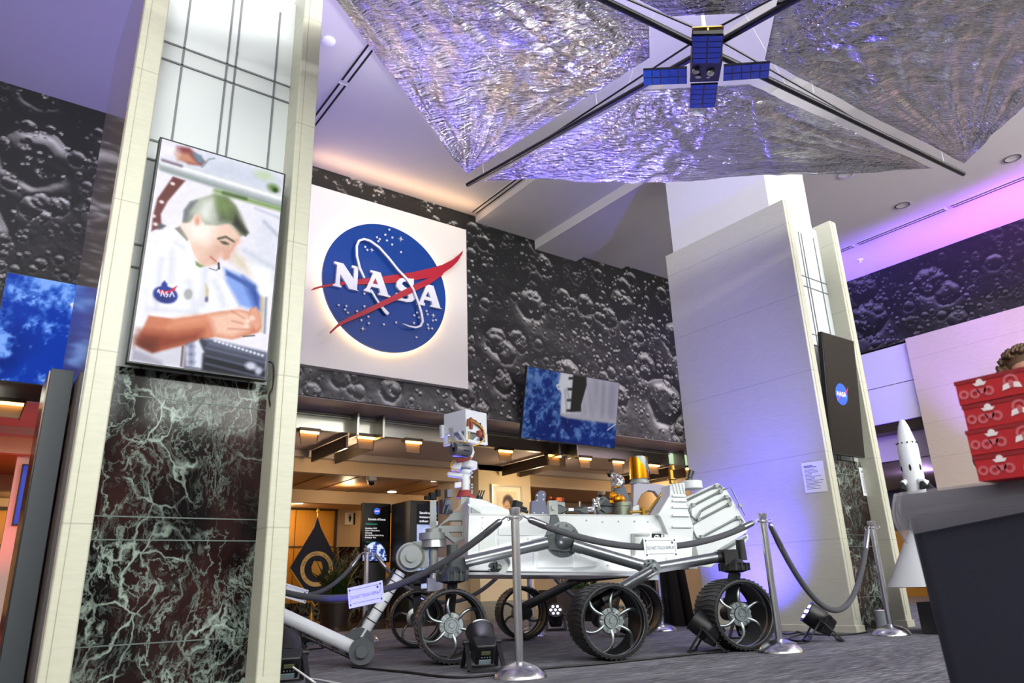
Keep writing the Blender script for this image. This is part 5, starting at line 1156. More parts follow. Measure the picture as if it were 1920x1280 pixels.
# black drape behind the rover
t = thing('black_drape', 'black cloth drape hanging behind the rover rear', 'drape', FL(1238, 1172)); c0_ = FL(1186, 1172); c1_ = FL(1304, 1174)
dr = []
for z in np.linspace(0, .95, 10):
    row = []
    for i in range(61):
        s = i/60; p = c0_.lerp(c1_, s); w_ = .05*math.sin(s*26)+.02*math.sin(s*61+1); row.append(V((p.x, p.y, z))+V((-.5, -.86, 0))*w_*(1.1-z*.5)+(c1_-c0_)*(.5-s)*(.25*z))
    dr.append(row)
m_ = MB(); m_.add([p for r in dr for p in r]+[p+V((.05, .09, 0)) for r in dr for p in r], [(j*61+i, j*61+i+1, (j+1)*61+i+1, (j+1)*61+i) for j in range(9) for i in range(60)]+[(610+j*61+i, 610+(j+1)*61+i, 610+(j+1)*61+i+1, 610+j*61+i+1) for j in range(9) for i in range(60)])
m_.build('cloth', mat('black_cloth', '#0c0c0f', .75), t)
# ================================================================== logo panel
LY = 8.88
q0 = P(873.8, 429, 'y', LY); q1 = P(878.5, 729, 'y', LY); PX1 = (q0.x+q1.x)/2; PZ1, PZ0 = P(730, 388, 'y', LY).z, P(730, 707, 'y', LY).z; PX0 = PX1-(PZ1-PZ0)
t = thing('logo_panel', 'square white wall panel with the glowing round blue space agency logo', 'sign', ((PX0+PX1)/2, LY, PZ0))
MB().box((PX0, LY, PZ0), (PX1, 8.995, PZ1)).build('backing_panel', mat('panel_white', '#ece6de', .5), t, bevel=.004)
def ZL(zx, zy, y): return P(570+zx/3.047, 300+zy/3.047, 'y', y)
DY = 8.77
cp = [ZL(*k, DY) for k in ((95, 660), (817, 800), (395, 357), (530, 1100), (180, 475), (760, 600), (160, 850), (700, 1030))]
lc_ = V(((min(p.x for p in cp)+max(p.x for p in cp))/2, DY, (min(p.z for p in cp)+max(p.z for p in cp))/2)); lr = sum((p-lc_).length for p in cp)/8
BLUE = mat('logo_blue', '#0c3f90', .2, coat=.3); LRED = mat('logo_red', '#b3162c', .35); LWHT = mat('logo_white', '#e9e9ee', .4)
MB().cyl(lc_, lc_+V((0, .035, 0)), lr, n=96).build('blue_disc', BLUE, t)
g = MB(); g.lathe([(lr*.90, .0), (lr*.965, .0), (lr*.965, .012), (lr*.90, .012)], lc_+V((0, .036, 0)), (0, 1, 0), 72, closed=True); g.build('halo_strip', mat('halo_led', '#ffffff', .5, emit='#ffd7a0', es=9), t)
def sh(name, pts, y, th, M, holes=()): return MB().prism([ZL(*p, y) for p in pts], (0, th, 0), holes=[[ZL(*p, y) for p in h] for h in holes]).build(name, M, t)
sh('swoosh', [(43, 740), (60, 728), (100, 716), (200, 697), (330, 678), (480, 660), (620, 640), (720, 618), (790, 598), (850, 568), (888, 537), (909, 516), (905, 534), (880, 577), (845, 612), (800, 643), (788, 655), (740, 667), (640, 684), (500, 702), (330, 710), (200, 713), (100, 727), (46, 742)], DY-.03, .025, LRED)
N_ = [(172, 577), (225, 590), (284, 678), (288, 618), (273, 612), (275, 600), (323, 612), (321, 625), (310, 629), (303, 742), (316, 748), (258, 735), (208, 650), (205, 712), (215, 718), (213, 728), (165, 716), (167, 708), (181, 703), (190, 598), (175, 590)]
sh('letter', N_, DY-.05, .045, LWHT)
sh('letter', [(380, 627), (438, 642), (482, 770), (494, 776), (493, 785), (425, 768), (427, 758), (437, 756), (430, 733), (386, 722), (377, 738), (390, 750), (387, 758), (343, 745), (345, 736), (357, 730), (395, 645), (380, 638)], DY-.05, .045, LWHT, [[(408, 672), (424, 712), (393, 704)]])
S_ = [(620, 678), (628, 677), (627, 723), (617, 722), (605, 703), (585, 692), (566, 694), (560, 708), (574, 722), (610, 742), (636, 768), (637, 792), (618, 808), (590, 811), (560, 803), (538, 800), (528, 798), (527, 757), (537, 758), (548, 778), (572, 792), (592, 792), (598, 780), (586, 766), (545, 742), (528, 720), (530, 694), (548, 676), (575, 670), (600, 676)]
sh('letter', S_, DY-.05, .045, LWHT)
sh('letter', [(682, 703), (740, 718), (779, 843), (791, 851), (722, 836), (724, 828), (734, 826), (729, 806), (690, 796), (683, 810), (692, 818), (690, 832), (647, 822), (650, 813), (661, 808), (696, 722), (683, 714)], DY-.05, .045, LWHT, [[(710, 748), (724, 786), (696, 778)]])
sh('swoosh', [(790, 645), (795, 654), (720, 706), (600, 766), (480, 822), (350, 882), (240, 928), (190, 957), (152, 991), (149, 980), (200, 928), (280, 886), (400, 828), (520, 768), (640, 706), (740, 662)], DY-.075, .022, LRED)
orb = MB(); pts = [(346, 672), (320, 615), (303, 545), (302, 490), (315, 460), (345, 450), (380, 461), (430, 497), (485, 558), (540, 627), (590, 678), (625, 735), (650, 800), (672, 870), (680, 920), (668, 945), (640, 956), (600, 948), (565, 933)]
orb.rib([ZL(*p, DY-.085) for p in pts], [.025]+[.032]*15+[.026, .02, .008], (0, .02, 0), (0, -1, 0))
orb.rib([ZL(*p, DY-.055) for p in ((383, 738), (410, 786), (440, 832), (465, 862), (482, 880))], [.025, .028, .03, .055, .05], (0, .02, 0), (0, -1, 0)); orb.build('orbit_line', LWHT, t)
for p in ((487, 398), (464, 427), (504, 443), (416, 442), (432, 452), (424, 464), (473, 460), (503, 483), (554, 526), (349, 496), (361, 514), (344, 763), (197, 829), (241, 834), (234, 854), (250, 872), (302, 864), (344, 836), (367, 895), (327, 915), (370, 933), (455, 939), (525, 928), (629, 888), (646, 872), (656, 900), (627, 931), (699, 863), (706, 882), (736, 917), (753, 914), (706, 941), (731, 963), (642, 1013), (677, 697)): MB().sph(ZL(*p, DY-.018), .018, 10, 7).build('star', LWHT, t)
for p, r in (((555, 449), 17), ((389, 512), 15), ((740, 887), 15), ((337, 963), 17), ((713, 961), 14)):
    c = ZL(*p, DY-.03); k = r/3.047/140; MB().prism([c+V((math.cos(i*R_(45))*k*(1 if i % 2 == 0 else .2), 0, math.sin(i*R_(45))*k*(1 if i % 2 == 0 else .2))) for i in range(8)], (0, .03, 0)).build('sparkle', LWHT, t)

# ================================================================== screens
BEZ = mat('bezel', '#17191a', .35)
def screen(name, lab, px, yb, pic, M, bez=.012, thick=.05):
    TL, TR, BR, BL = px
    a, b = P(*BL, 'y', yb), P(*BR, 'y', yb); zb = (a.z+b.z)/2; a.z = b.z = zb
    c, d = P(*TL, 'x', a.x), P(*TR, 'x', b.x); yt = (c.y+d.y)/2; zt = (P(*TL, 'y', yt).z+P(*TR, 'y', yt).z)/2
    return screen_at(name, lab, a, b, yt, zt, pic, M, bez, thick)
def screen_at(name, lab, a, b, yt, zt, pic, M, bez=.012, thick=.05):
    c, d = V((a.x, yt, zt)), V((b.x, yt, zt)); xd = (b-a).normalized(); yd = (c-a).normalized(); nr = xd.cross(yd)     # towards the room
    t = thing(name, lab, 'screen', (a+b)/2)
    MB().prism([a, b, d, c], nr*-thick).build('housing', BEZ, t, bevel=.004)
    i = lambda p, sx, sy: p+xd*sx*bez+yd*sy*bez+nr*.002
    MB().prism([(a+b)/2+xd*-.15+yd*.3, (a+b)/2+xd*.15+yd*.3, (a+b)/2+xd*.15+yd*.5, (a+b)/2+xd*-.15+yd*.5], nr*-(thick+.03)).build('wall_mount', BLACKM, t)
    q = (i(c, 1, -1), i(d, -1, -1), i(b, -1, 1), i(a, 1, 1))
    if pic is not None: picture('image', pic, *q, M, t)
    else: MB().prism(q, nr*.001).build('glass', M, t)
    return t, a, b, c, d, nr
# --- portrait picture: man in a white shirt at work
def hom(src):
    A = []; B = []
    for (x, y), (u, v) in zip(src, ((0, 0), (1, 0), (1, 1), (0, 1))): A += [[x, y, 1, 0, 0, 0, -u*x, -u*y], [0, 0, 0, x, y, 1, -v*x, -v*y]]; B += [u, v]
    h = np.linalg.solve(np.array(A, float), np.array(B, float))
    return lambda x, y: ((h[0]*x+h[1]*y+h[2])/(h[6]*x+h[7]*y+1), (h[3]*x+h[4]*y+h[5])/(h[6]*x+h[7]*y+1))
Hm = hom(((185, 15), (850, 205), (735, 1258), (5, 1165))); ZP = lambda pts: [Hm(*p) for p in pts]
A = Pic(230, 420, '#e9e6f3'); W_ = 1/690
pl = lambda pts, col, soft=8, op=1: A.poly(ZP(pts), col, soft*W_, op)
ln = lambda pts, w, col, soft=5, op=1: A.line(ZP(pts), w*W_, col, soft*W_, op)
el = lambda x, y, rx, ry, col, soft=6, ang=0, op=1: A.ell(*Hm(x, y), rx*W_, ry*W_/A.asp, col, soft*W_, ang, op)
pl([(180, 10), (860, 200), (850, 330), (180, 150)], '#d7dbe8', 60); pl([(440, 120), (850, 230), (840, 300), (430, 190)], '#c9cfe0', 50)
pl([(265, 55), (335, 65), (425, 140), (405, 160), (330, 150), (250, 95)], '#8d4a4a', 10); pl([(250, 85), (330, 95), (380, 150), (270, 130)], '#c48a70', 12); pl([(345, 88), (400, 105), (415, 150), (380, 140)], '#6d8796', 10); ln([(400, 165), (440, 125), (470, 120)], 8, '#8b98a8')
el(220, 75, 45, 40, '#f6eef6', 30); ln([(185, 150), (835, 345)], 62, '#b3bac0', 14); ln([(185, 138), (835, 330)], 26, '#f2f3f6', 12); ln([(185, 175), (835, 372)], 22, '#8f9a98', 12); ln([(480, 290), (835, 388)], 26, '#7c9a58', 14); ln([(520, 300), (640, 330)], 14, '#3c5230', 12); ln([(190, 130), (290, 160)], 14, '#77627a', 8)
el(790, 275, 34, 26, '#6d8a50', 14); el(800, 285, 16, 14, '#33481f', 8); el(740, 210, 40, 22, '#b9cf9e', 26)
pl([(245, 215), (312, 236), (215, 345), (178, 410), (182, 478), (128, 498), (136, 420), (160, 330)], '#6c3b38', 6)
for p in ((243, 252), (183, 347), (138, 420), (150, 463)): el(*p, 12, 10, '#e8d6da', 5)
pl([(170, 455), (205, 470), (195, 500), (160, 490)], '#5c5a66', 8)
pl([(700, 420), (840, 470), (800, 760), (640, 640)], '#d6d9e6', 60, .8); ln([(740, 450), (810, 520)], 14, '#a9b0c4', 14); ln([(690, 380), (820, 430)], 10, '#b9bfce', 12); ln([(630, 600), (790, 690)], 24, '#c3c9d6', 20); pl([(560, 590), (690, 690), (700, 760), (560, 660)], '#d9ccb8', 26); pl([(640, 660), (770, 700), (760, 820), (700, 800)], '#eef0f6', 20)
pl([(520, 690), (600, 720), (712, 800), (716, 910), (660, 900), (600, 880), (530, 760)], '#7f9fe6', 16); pl([(620, 735), (712, 800), (714, 905), (680, 880)], '#24459c', 24); pl([(530, 700), (700, 790), (690, 810), (530, 725)], '#35569f', 8)
ln([(725, 830), (715, 1010)], 18, '#c9b48c', 10); ln([(745, 840), (735, 1020)], 10, '#6f7890', 8); el(735, 800, 40, 40, '#f4f6fa', 14)
# shirt, collar, neck
pl([(120, 515), (200, 480), (260, 470), (330, 545), (370, 590), (372, 640), (440, 690), (520, 760), (590, 880), (560, 930), (420, 955), (300, 970), (110, 940), (40, 1090), (20, 1160), (60, 800)], '#eeeef6', 8)
pl([(110, 940), (80, 1000), (30, 1090), (25, 1130), (90, 960), (100, 800)], '#dfe0ec', 20)
for a_, b_, w in (((240, 600), (230, 760), 22), ((180, 640), (150, 900), 20), ((330, 760), (360, 930), 22), ((420, 700), (400, 880), 26), ((120, 900), (330, 915), 14), ((470, 760), (520, 880), 24), ((330, 600), (260, 560), 14), ((380, 860), (370, 930), 10)): ln([a_, b_], w, '#cfd2df', 18, .8)
pl([(255, 485), (285, 470), (335, 545), (320, 550)], '#6f6f68', 6); pl([(330, 540), (372, 600), (352, 650), (310, 590)], '#f7f6fa', 6)
pl([(365, 655), (415, 678), (390, 686), (370, 676)], '#5f8640', 6)
# face
pl([(285, 470), (300, 430), (380, 425), (470, 440), (545, 455), (612, 520), (600, 560), (572, 585), (560, 600), (545, 642), (522, 648), (495, 632), (478, 662), (430, 682), (388, 668), (358, 622), (332, 548)], '#e9c7b4', 7)
pl([(290, 470), (380, 430), (470, 470), (440, 560), (340, 545)], '#fbefe6', 40); pl([(470, 560), (600, 545), (545, 640), (500, 625), (460, 660), (400, 665)], '#cf9f8c', 34, .7); pl([(520, 600), (560, 595), (545, 642), (520, 646)], '#d8a08c', 10)
pl([(298, 455), (305, 390), (340, 345), (400, 325), (470, 306), (530, 318), (585, 368), (612, 430), (650, 505), (640, 523), (612, 520), (572, 468), (540, 458), (480, 470), (420, 465), (392, 440), (366, 415), (335, 452)], '#8f9686', 8)
pl([(360, 400), (400, 335), (480, 320), (460, 455), (400, 450)], '#dfe3da', 40); pl([(480, 320), (540, 325), (600, 400), (646, 505), (610, 515), (560, 455), (500, 440)], '#566044', 22); pl([(470, 312), (530, 322), (575, 370), (540, 420), (490, 390)], '#7f9a58', 30, .7); pl([(585, 420), (648, 505), (636, 522), (570, 462)], '#2f2d28', 12)
pl([(300, 450), (306, 392), (340, 348), (375, 340), (330, 400), (318, 452)], '#6f777c', 10)
el(378, 440, 20, 34, '#efc9b6', 8); el(376, 446, 10, 20, '#d79a88', 8)
ln([(490, 538), (530, 528), (572, 552)], 12, '#4c4a3c', 6); el(524, 560, 18, 9, '#3c4034', 6); ln([(500, 550), (545, 566)], 5, '#5c5348', 4); ln([(590, 545), (560, 600)], 8, '#c58f7c', 8, .6)
ln([(448, 632), (476, 655)], 9, '#b5665c', 5); ln([(455, 660), (480, 668)], 7, '#d8a592', 5); ln([(440, 690), (478, 702), (490, 690)], 4, '#4a4a52', 3); ln([(490, 664), (492, 692)], 10, '#1a1a1e', 4)
# patches on the shirt
el(203, 826, 60, 46, '#1b2f93', 5); pl([(182, 770), (198, 754), (212, 770), (215, 790), (180, 792)], '#1b2f93', 5); el(196, 845, 40, 22, '#0f1d66', 14, 0, .7)
pl([(160, 800), (215, 808), (266, 780), (250, 806), (200, 826), (170, 815)], '#d3143c', 4)
for pts in (((178, 832), (186, 806), (198, 834)), ((212, 812), (204, 818), (216, 828), (208, 838)), ((226, 836), (238, 812), (250, 836)), ((160, 812), (166, 800), (172, 818))): ln(pts, 6, '#f4f4fa', 3)
ln([(190, 826), (226, 824)], 3, '#ffffff', 2, .6)
el(326, 824, 27, 36, '#d9dade', 4); el(326, 824, 20, 29, '#a9abac', 4); pl([(420, 770), (436, 800), (432, 865), (415, 860)], '#b9a36c', 8, .7); el(424, 850, 8, 14, '#5a5aa0', 5)
# arm and hands
pl([(112, 933), (250, 950), (400, 930), (500, 912), (600, 902), (650, 912), (662, 897), (690, 890), (712, 930), (716, 990), (700, 1020), (640, 1036), (560, 1055), (470, 1042), (380, 1062), (250, 1095), (130, 1127), (60, 1102), (42, 1080)], '#c9795a', 7)
pl([(60, 1010), (250, 1030), (400, 1010), (380, 1062), (250, 1095), (130, 1127), (45, 1085)], '#8a3a24', 30); pl([(45, 1050), (150, 1060), (150, 1124), (60, 1105)], '#5f2416', 30); pl([(250, 955), (400, 935), (500, 930), (380, 975), (220, 990)], '#dd9674', 26)
pl([(440, 935), (600, 903), (655, 925), (668, 975), (650, 1010), (560, 1045), (470, 1030)], '#ecbfa9', 22); pl([(660, 900), (690, 890), (712, 935), (715, 985), (690, 1010), (655, 960)], '#dd9f86', 8)
for a_, b_ in (((560, 910), (660, 965)), ((560, 960), (660, 985)), ((540, 1000), (655, 1005)), ((655, 930), (650, 990))): ln([a_, b_], 6, '#b9735a', 8, .7)
for p in ((645, 960), (640, 985), (668, 945)): el(*p, 16, 12, '#f4d3c2', 8)
ln([(620, 1040), (680, 1035)], 7, '#55504e', 4)
# lower shirt and console
pl([(40, 1085), (130, 1127), (300, 1090), (310, 1120), (300, 1195), (200, 1185), (22, 1155)], '#cfcfdb', 10); pl([(25, 1100), (180, 1165), (190, 1190), (20, 1160)], '#a9a5b6', 12); ln([(296, 1090), (286, 1190)], 8, '#5a4238', 5)
pl([(310, 1085), (400, 1050), (745, 1130), (735, 1262), (300, 1200)], '#343748', 10); pl([(310, 1090), (380, 1055), (410, 1120), (400, 1205), (310, 1190)], '#d9dcec', 8)
for z in (1090, 1130, 1170): el(340, z, 16, 18, '#6f7390', 14)
pl([(405, 1130), (735, 1215), (730, 1262), (400, 1210)], '#10121c', 14); pl([(425, 1050), (745, 1120), (742, 1160), (430, 1085)], '#5b6078', 12)
for k in range(13): el(470+k*21, 1062+k*6.2, 8, 7, '#e0e3f0', 5)
for z in (1110, 1150, 1190): ln([(420, z-12), (735, z+62)], 9, '#7a809c', 8, .7)
el(660, 1190, 30, 22, '#c9cbdc', 10); el(700, 1215, 20, 22, '#b9bcd0', 10)
A.noise(.03, 30); A.a = np.clip(A.a*1.02, 0, 1)
t, a, b, c, d, nr = screen('portrait_screen', 'bright portrait screen showing a man in a white shirt, on the near pillar', ((298, 257), (540, 325), (500, 712), (236, 683)), 4.12, A, picmat('portrait_picture', 1, rough=.3, es=1.0))
cable([tuple(b+V((-.0, .02, .12))), tuple(b+V((.03, .0, .1))), tuple(b+V((.045, .02, -.02))), tuple(b+V((.03, .03, -.08))), tuple(b+V((.055, .05, -.16)))], .005, 'thin black cable beside the lower right of the portrait screen')
screen_r = screen('black_screen', 'black portrait screen with a small round space agency logo on the tall pillar', ((1534, 620), (1607, 640), (1622, 858), (1560, 851)), 4.13, None, SCRB)
t, a, b, c, d, nr = screen_r
ec = P(1577, 739, 'y', (a.y+c.y)/2); ec = ec+nr*((a-ec).dot(nr)+.004); rr = (b-a).length*.185
emblem(ec, rr, (b-a).normalized(), (c-a).normalized(), nr*.0015, EMB, t)
# --- Earth from orbit with a spacesuit, on the wall screens
def earth(bright):
    E = Pic(170, 96, '#0d2f8c'); n1, n2, n3 = fbm(170, 96, 6, 5, RNG, .65), fbm(170, 96, 22, 4, RNG, .7), fbm(170, 96, 3, 3, RNG)
    E.put(np.clip((n3-.45)*3, 0, 1), '#0a1f66'); E.put(np.clip((n1+n2*.6-.74)*5, 0, 1)*.8, '#4f7cc9'); E.put(np.clip((n1*.7+n2-.93)*6, 0, 1)*.6, '#87a8e4')
    E.a *= bright
    sx = lambda pts, col, soft=.006, op=1: E.poly(pts, col, soft, op)
    sx([(.345, .0), (1, .0), (1, .60), (.98, .615), (.45, .625), (.375, .60), (.365, .3), (.33, .2)], '#c9c8d8'); sx([(.35, .0), (.47, .0), (.47, .6), (.38, .6), (.37, .3), (.33, .2)], '#e3e3ee', .02)
    sx([(.62, .0), (1, .0), (1, .58), (.6, .58)], '#a9a6ba', .06); 
    for x0, x1 in ((.66, .74), (.6, .68), (.78, .79), (.86, .87), (.7, .76)): E.line([(x0, .03), (x1, .56)], .018, '#cfcddc', .03, .8)
    for x in (.72, .82, .92): E.line([(x, .05), (x+.01, .55)], .03, '#8f8da4', .05, .5)
    E.line([(.33, .18), (.31, .2), (.33, .25), (.36, .24)], .012, '#e8e8f2')
    sx([(.475, .0), (.62, .0), (.63, .12), (.585, .42), (.59, .52), (.475, .55)], '#2c2b27')
    for y in (.05, .21, .37, .52): sx([(.43, y), (.475, y-.01), (.475, y+.025), (.43, y+.035)], '#202024')
    sx([(.37, .585), (1, .575), (1, .63), (.45, .645), (.38, .625)], '#b9b7c6', .01); E.line([(.985, .64), (.9, .74)], .01, '#dfe0ee')
    for a_, b_ in (((.40, .25), (.44, .55)), ((.42, .22), (.46, .4))): E.line([a_, b_], .014, '#8f8f9c', .012, .7)
    return E
EM1 = picmat('earth_picture', 1, rough=.3, es=.55)
t, a, b, c, d, nr = screen('wall_screen', 'wide screen of blue Earth and a spacesuit, on the mural above the rover', ((988, 685), (1162, 717), (1153, 840), (976, 823)), 8.9, earth(.95), EM1)
wd = b.x-a.x
screen_at('wall_screen', 'wide screen of blue Earth at the left edge, partly behind the near pillar', V((-.07, 8.9, a.z)), V((-.07+wd, 8.9, a.z)), c.y, c.z, earth(1.2), picmat('earth_picture_bright', 1, rough=.3, es=.95))
x0 = P(1289, 800, 'y', 8.88).x
pc = Pic(40, 24, '#9fa8cc'); pc.ell(.05, .85, .12, .2, '#14307e', .1); pc.noise(.1, 5)
screen_at('wall_screen', 'sliver of a wide pale screen beside the edge of the tall pillar', V((x0, 8.9, a.z)), V((x0+wd, 8.9, a.z)), c.y, c.z, pc, EM1, bez=.03)

# ================================================================== solar sail spacecraft
SC, SA, SB = V((3.709, 2.553, 4.1)), V((3.909, 5.977, 4.785)), V((7.199, 2.335, 4.15))
SU, SV = SA-SC, SB-SC; SN = SU.cross(SV).normalized()
if SN.z < 0: SN = -SN
sq = lambda a, b: SC+SU*a+SV*b
sp = lambda px, py: PP(px, py, SC, SN)
t = thing('solar_sail', 'silver foil solar sail spacecraft model hanging from the ceiling', 'spacecraft', SC)
def foilmat():
    M, nt, b = nodemat('silver_foil'); N = nt.nodes.new; L = nt.links.new
    b.inputs['Base Color'].default_value = lc('#e4e1e0'); b.inputs['Metallic'].default_value = 1; b.inputs['Roughness'].default_value = .16
    tc = N('ShaderNodeTexCoord'); h = None
    for sc, d, st in ((2.6, .11, (1, 12, 3)), (30, .016, (1, 3, 1))):
        mp = N('ShaderNodeMapping'); mp.vector_type = 'TEXTURE'; mp.inputs['Rotation'].default_value = (0, 0, -.83); mp.inputs['Scale'].default_value = [1/k for k in st]; L(tc.outputs['Object'], mp.inputs[0])
        n = N('ShaderNodeTexNoise'); n.inputs['Scale'].default_value = sc; n.inputs['Detail'].default_value = 3; n.inputs['Roughness'].default_value = .5; L(mp.outputs[0], n.inputs['Vector'])
        bp = N('ShaderNodeBump'); bp.inputs['Strength'].default_value = .8; bp.inputs['Distance'].default_value = d; L(n.outputs['Fac'], bp.inputs['Height'])
        if h is not None: L(h, bp.inputs['Normal'])
        h = bp.outputs[0]
    L(h, b.inputs['Normal']); return M
FOIL = foilmat()
def sail(iA, iB, oA, oB, seed, sag=.06, n=150):
    rg = np.random.default_rng(seed); s, q = np.meshgrid(np.linspace(0, 1, n+1), np.linspace(0, 1, n+1))
    arr = lambda v: np.array(v)[None, None, :]
    p = ((arr(iA)*(1-s[..., None])+arr(iB)*s[..., None])*(1-q[..., None])+(arr(oA)*(1-s[..., None])+arr(oB)*s[..., None])*q[..., None])
    uN, vN = np.array(SU.normalized()), np.array(SV.normalized()); dz = np.zeros_like(s)
    for C_, fr, am, fall in ((oA, 34, .045, 1.9), (oB, 34, .045, 1.9), (iA, 20, .035, 1.1), (iB, 20, .035, 1.1)):
        r = p-arr(C_); x, y = r@uN, r@vN; th = np.arctan2(y, x); d = np.hypot(x, y); tab = rg.random(400)
        f = (th+math.pi)*fr+np.sin(d*3)*.6; i = f.astype(int) % 399; w = f-np.floor(f); w = w*w*(3-2*w)
        dz += am*((tab[i]*(1-w)+tab[i+1]*w)-.5)*2*np.minimum(d/.5, 1)*np.exp(-d/fall)
    dz += (fbm(n+1, n+1, 7, 5, rg, .55)-.5)*.09
    dz *= np.clip(np.minimum(q, 1-q*.93)*9, .12, 1)*np.clip(np.minimum(s, 1-s)*9, .3, 1)
    dz -= sag*np.sin(math.pi*s)*(q**1.5)*1.0
    p = p+np.array(SN)[None, None, :]*dz[..., None]
    m = MB(); m.v = [V(k) for k in p.reshape(-1, 3)]; w = n+1
    m.f = [(j*w+i, j*w+i+1, (j+1)*w+i+1, (j+1)*w+i) for j in range(n) for i in range(n)]; m.m = [0]*len(m.f)
    return m.build('sail_panel', FOIL, t, smooth=180)
sail(sp(1205, 168), sp(1405, 158), sp(908, 338), sp(1748, 315), 1)
sail(sp(1218, 108), sp(1217, 40), sp(876, 326), sq(.03, -.96), 2, .03)
sail(sp(1434, 112), sp(1462, -20), sp(1808, 306), sq(-.96, .04), 3, .03)
sail(sq(-.12, -.03), sq(-.03, -.13), sq(-.96, -.04), sq(-.04, -.96), 4, .03)
BOOM = mat('boom_black', '#131318', .35, .3)
for e, k in ((SA, 1), (SB, 1), (SC-SU, 1), (SC-SV, 1)):
    MB().cyl(SC.lerp(e, .03)+SN*-.02, SC.lerp(e, 1.0)+SN*-.02, .024, n=14).build('boom', BOOM, t)
    MB().cyl(SC.lerp(e, .03)+SN*.10, SC.lerp(e, .55)+SN*.0, .008, n=8).build('boom_rod', BOOM, t)
MB().cyl(SC+V((0, 0, .1)), V((SC.x, SC.y, 6.36)), .016).build('hanging_rod', WM, t)
wr = MB()
for e in (SA, SB, SC-SU, SC-SV):
    for f in (.35, .9): wr.cyl(SC.lerp(e, f), V((SC.lerp(e, f*1.05).x, SC.lerp(e, f*1.05).y, 6.3)), .0025, n=5)
    wr.cyl(SC.lerp(e, .25), SC+V((.0, 0, 1.2)), .0025, n=5)
wr.build('hanging_wire', mat('wire_grey', '#b8b8bc', .4), t)
# bus and its blue panels, in a plane a little below the sail
BP = SC-SN*.20; bpx = lambda px, py, k=0: PP(px, py, BP-SN*k, SN)
xd = (bpx(1352, 138)-bpx(1296, 140)).normalized(); yd = SN.cross(xd)
GP = mat('gold_plate', '#b89a5a', .4, .7)
ce_ = bpx(1323, 138); wbus = (bpx(1352, 138)-bpx(1296, 140)).length; hb_ = (bpx(1323, 120)-bpx(1323, 157)).length
FR3 = Mx((xd, yd, SN)).transposed()
MB().obox(ce_+SN*.13, (wbus, hb_, .24), FR3).build('bus', BLACK, t, bevel=.004)
m_ = MB(); m_.obox(SC+SN*.09, (wbus*1.05, wbus*1.05, .008), FR3); m_.obox(SC+SN*-.02, (wbus*1.05, wbus*1.05, .008), FR3); m_.obox(SC+SN*.035, (.012, wbus, .11), FR3); m_.build('gold_hub', GP, t)
MB().sph(ce_+xd*.03-yd*.02, .03).build('bus_lens', CHROME, t)
for a_, b_, r_ in ((-.05, .02, .02), (.02, .03, .012), (-.07, -.05, .025)): MB().cyl(ce_+xd*a_+yd*b_, ce_+xd*a_+yd*b_-SN*.015, r_).build('bus_fitting', CHROME, t)
CELL = mat('solar_cell', '#0a4698', .25, .1, spec=.6)
def panel(pts, nx, ny):
    q = [bpx(*p) for p in pts]; th = SN*.012
    o = MB().prism(q, th).build('solar_panel', BLACK, t)
    m = MB(); bl = lambda u, v: (q[0]*(1-u)+q[1]*u)*(1-v)+(q[3]*(1-u)+q[2]*u)*v
    for i in range(nx):
        for j in range(ny):
            e, g_ = .05/1, .05
            u0, u1, v0, v1 = (i+.06)/nx, (i+.94)/nx, (j+.06)/ny, (j+.94)/ny
            m.prism([bl(u0, v0)-SN*.001, bl(u1, v0)-SN*.001, bl(u1, v1)-SN*.001, bl(u0, v1)-SN*.001], SN*-.001)
    m.build('solar_cell', CELL, o)
panel([(1297, 67), (1357, 66), (1351, 118), (1299, 119)], 2, 5)
panel([(1206, 131), (1288, 127), (1288, 157), (1207, 160)], 5, 2)
panel([(1357, 123), (1444, 117), (1441, 146), (1356, 152)], 5, 2)
panel([(1295, 159), (1346, 157), (1340, 201), (1293, 203)], 2, 5)
# ================================================================== light
def look(o, d): o.rotation_euler = V(d).to_track_quat('-Z', 'Y').to_euler()
def area(name, loc, d, sx, sy, col, w):
    l = bpy.data.lights.new(name, 'AREA'); l.shape = 'RECTANGLE'; l.size = sx; l.size_y = sy; l.color = col; l.energy = w
    o = bpy.data.objects.new(name, l); COL.objects.link(o); o.location = loc; look(o, d); return o
def spot(name, loc, tgt, deg, col, w, blend=.6, r=.05):
    l = bpy.data.lights.new(name, 'SPOT'); l.spot_size = R_(deg); l.spot_blend = blend; l.color = col; l.energy = w; l.shadow_soft_size = r
    o = bpy.data.objects.new(name, l); COL.objects.link(o); o.location = loc; look(o, V(tgt)-V(loc)); return o
def point(name, loc, col, w, r=.05):
    l = bpy.data.lights.new(name, 'POINT'); l.color = col; l.energy = w; l.shadow_soft_size = r
    o = bpy.data.objects.new(name, l); COL.objects.link(o); o.location = loc; return o
w = bpy.data.worlds.new('world'); S.world = w; w.use_nodes = True; nt = w.node_tree; bg = nt.nodes['Background']
tc = nt.nodes.new('ShaderNodeTexCoord'); sp_ = nt.nodes.new('ShaderNodeSeparateXYZ'); nt.links.new(tc.outputs['Generated'], sp_.inputs[0])
cr = nt.nodes.new('ShaderNodeValToRGB'); e = cr.color_ramp.elements; e[0].position = .5; e[0].color = lc('#6d7a60'); e[1].position = .62; e[1].color = lc('#e8f0f4'); k_ = e.new(.56); k_.color = lc('#7fa055')
m2 = nt.nodes.new('ShaderNodeMapRange'); m2.inputs[1].default_value = -1; nt.links.new(sp_.outputs[2], m2.inputs[0]); nt.links.new(m2.outputs[0], cr.inputs[0]); nt.links.new(cr.outputs[0], bg.inputs['Color']); bg.inputs['Strength'].default_value = 1.5
# daylight through the glazed front behind the camera
for i in range(7): area('daylight', (-5.4+i*2.957, -4.9, 4.6), (0, 1, -.22), 2.5, 2.4, (.96, 1, .93), 158)
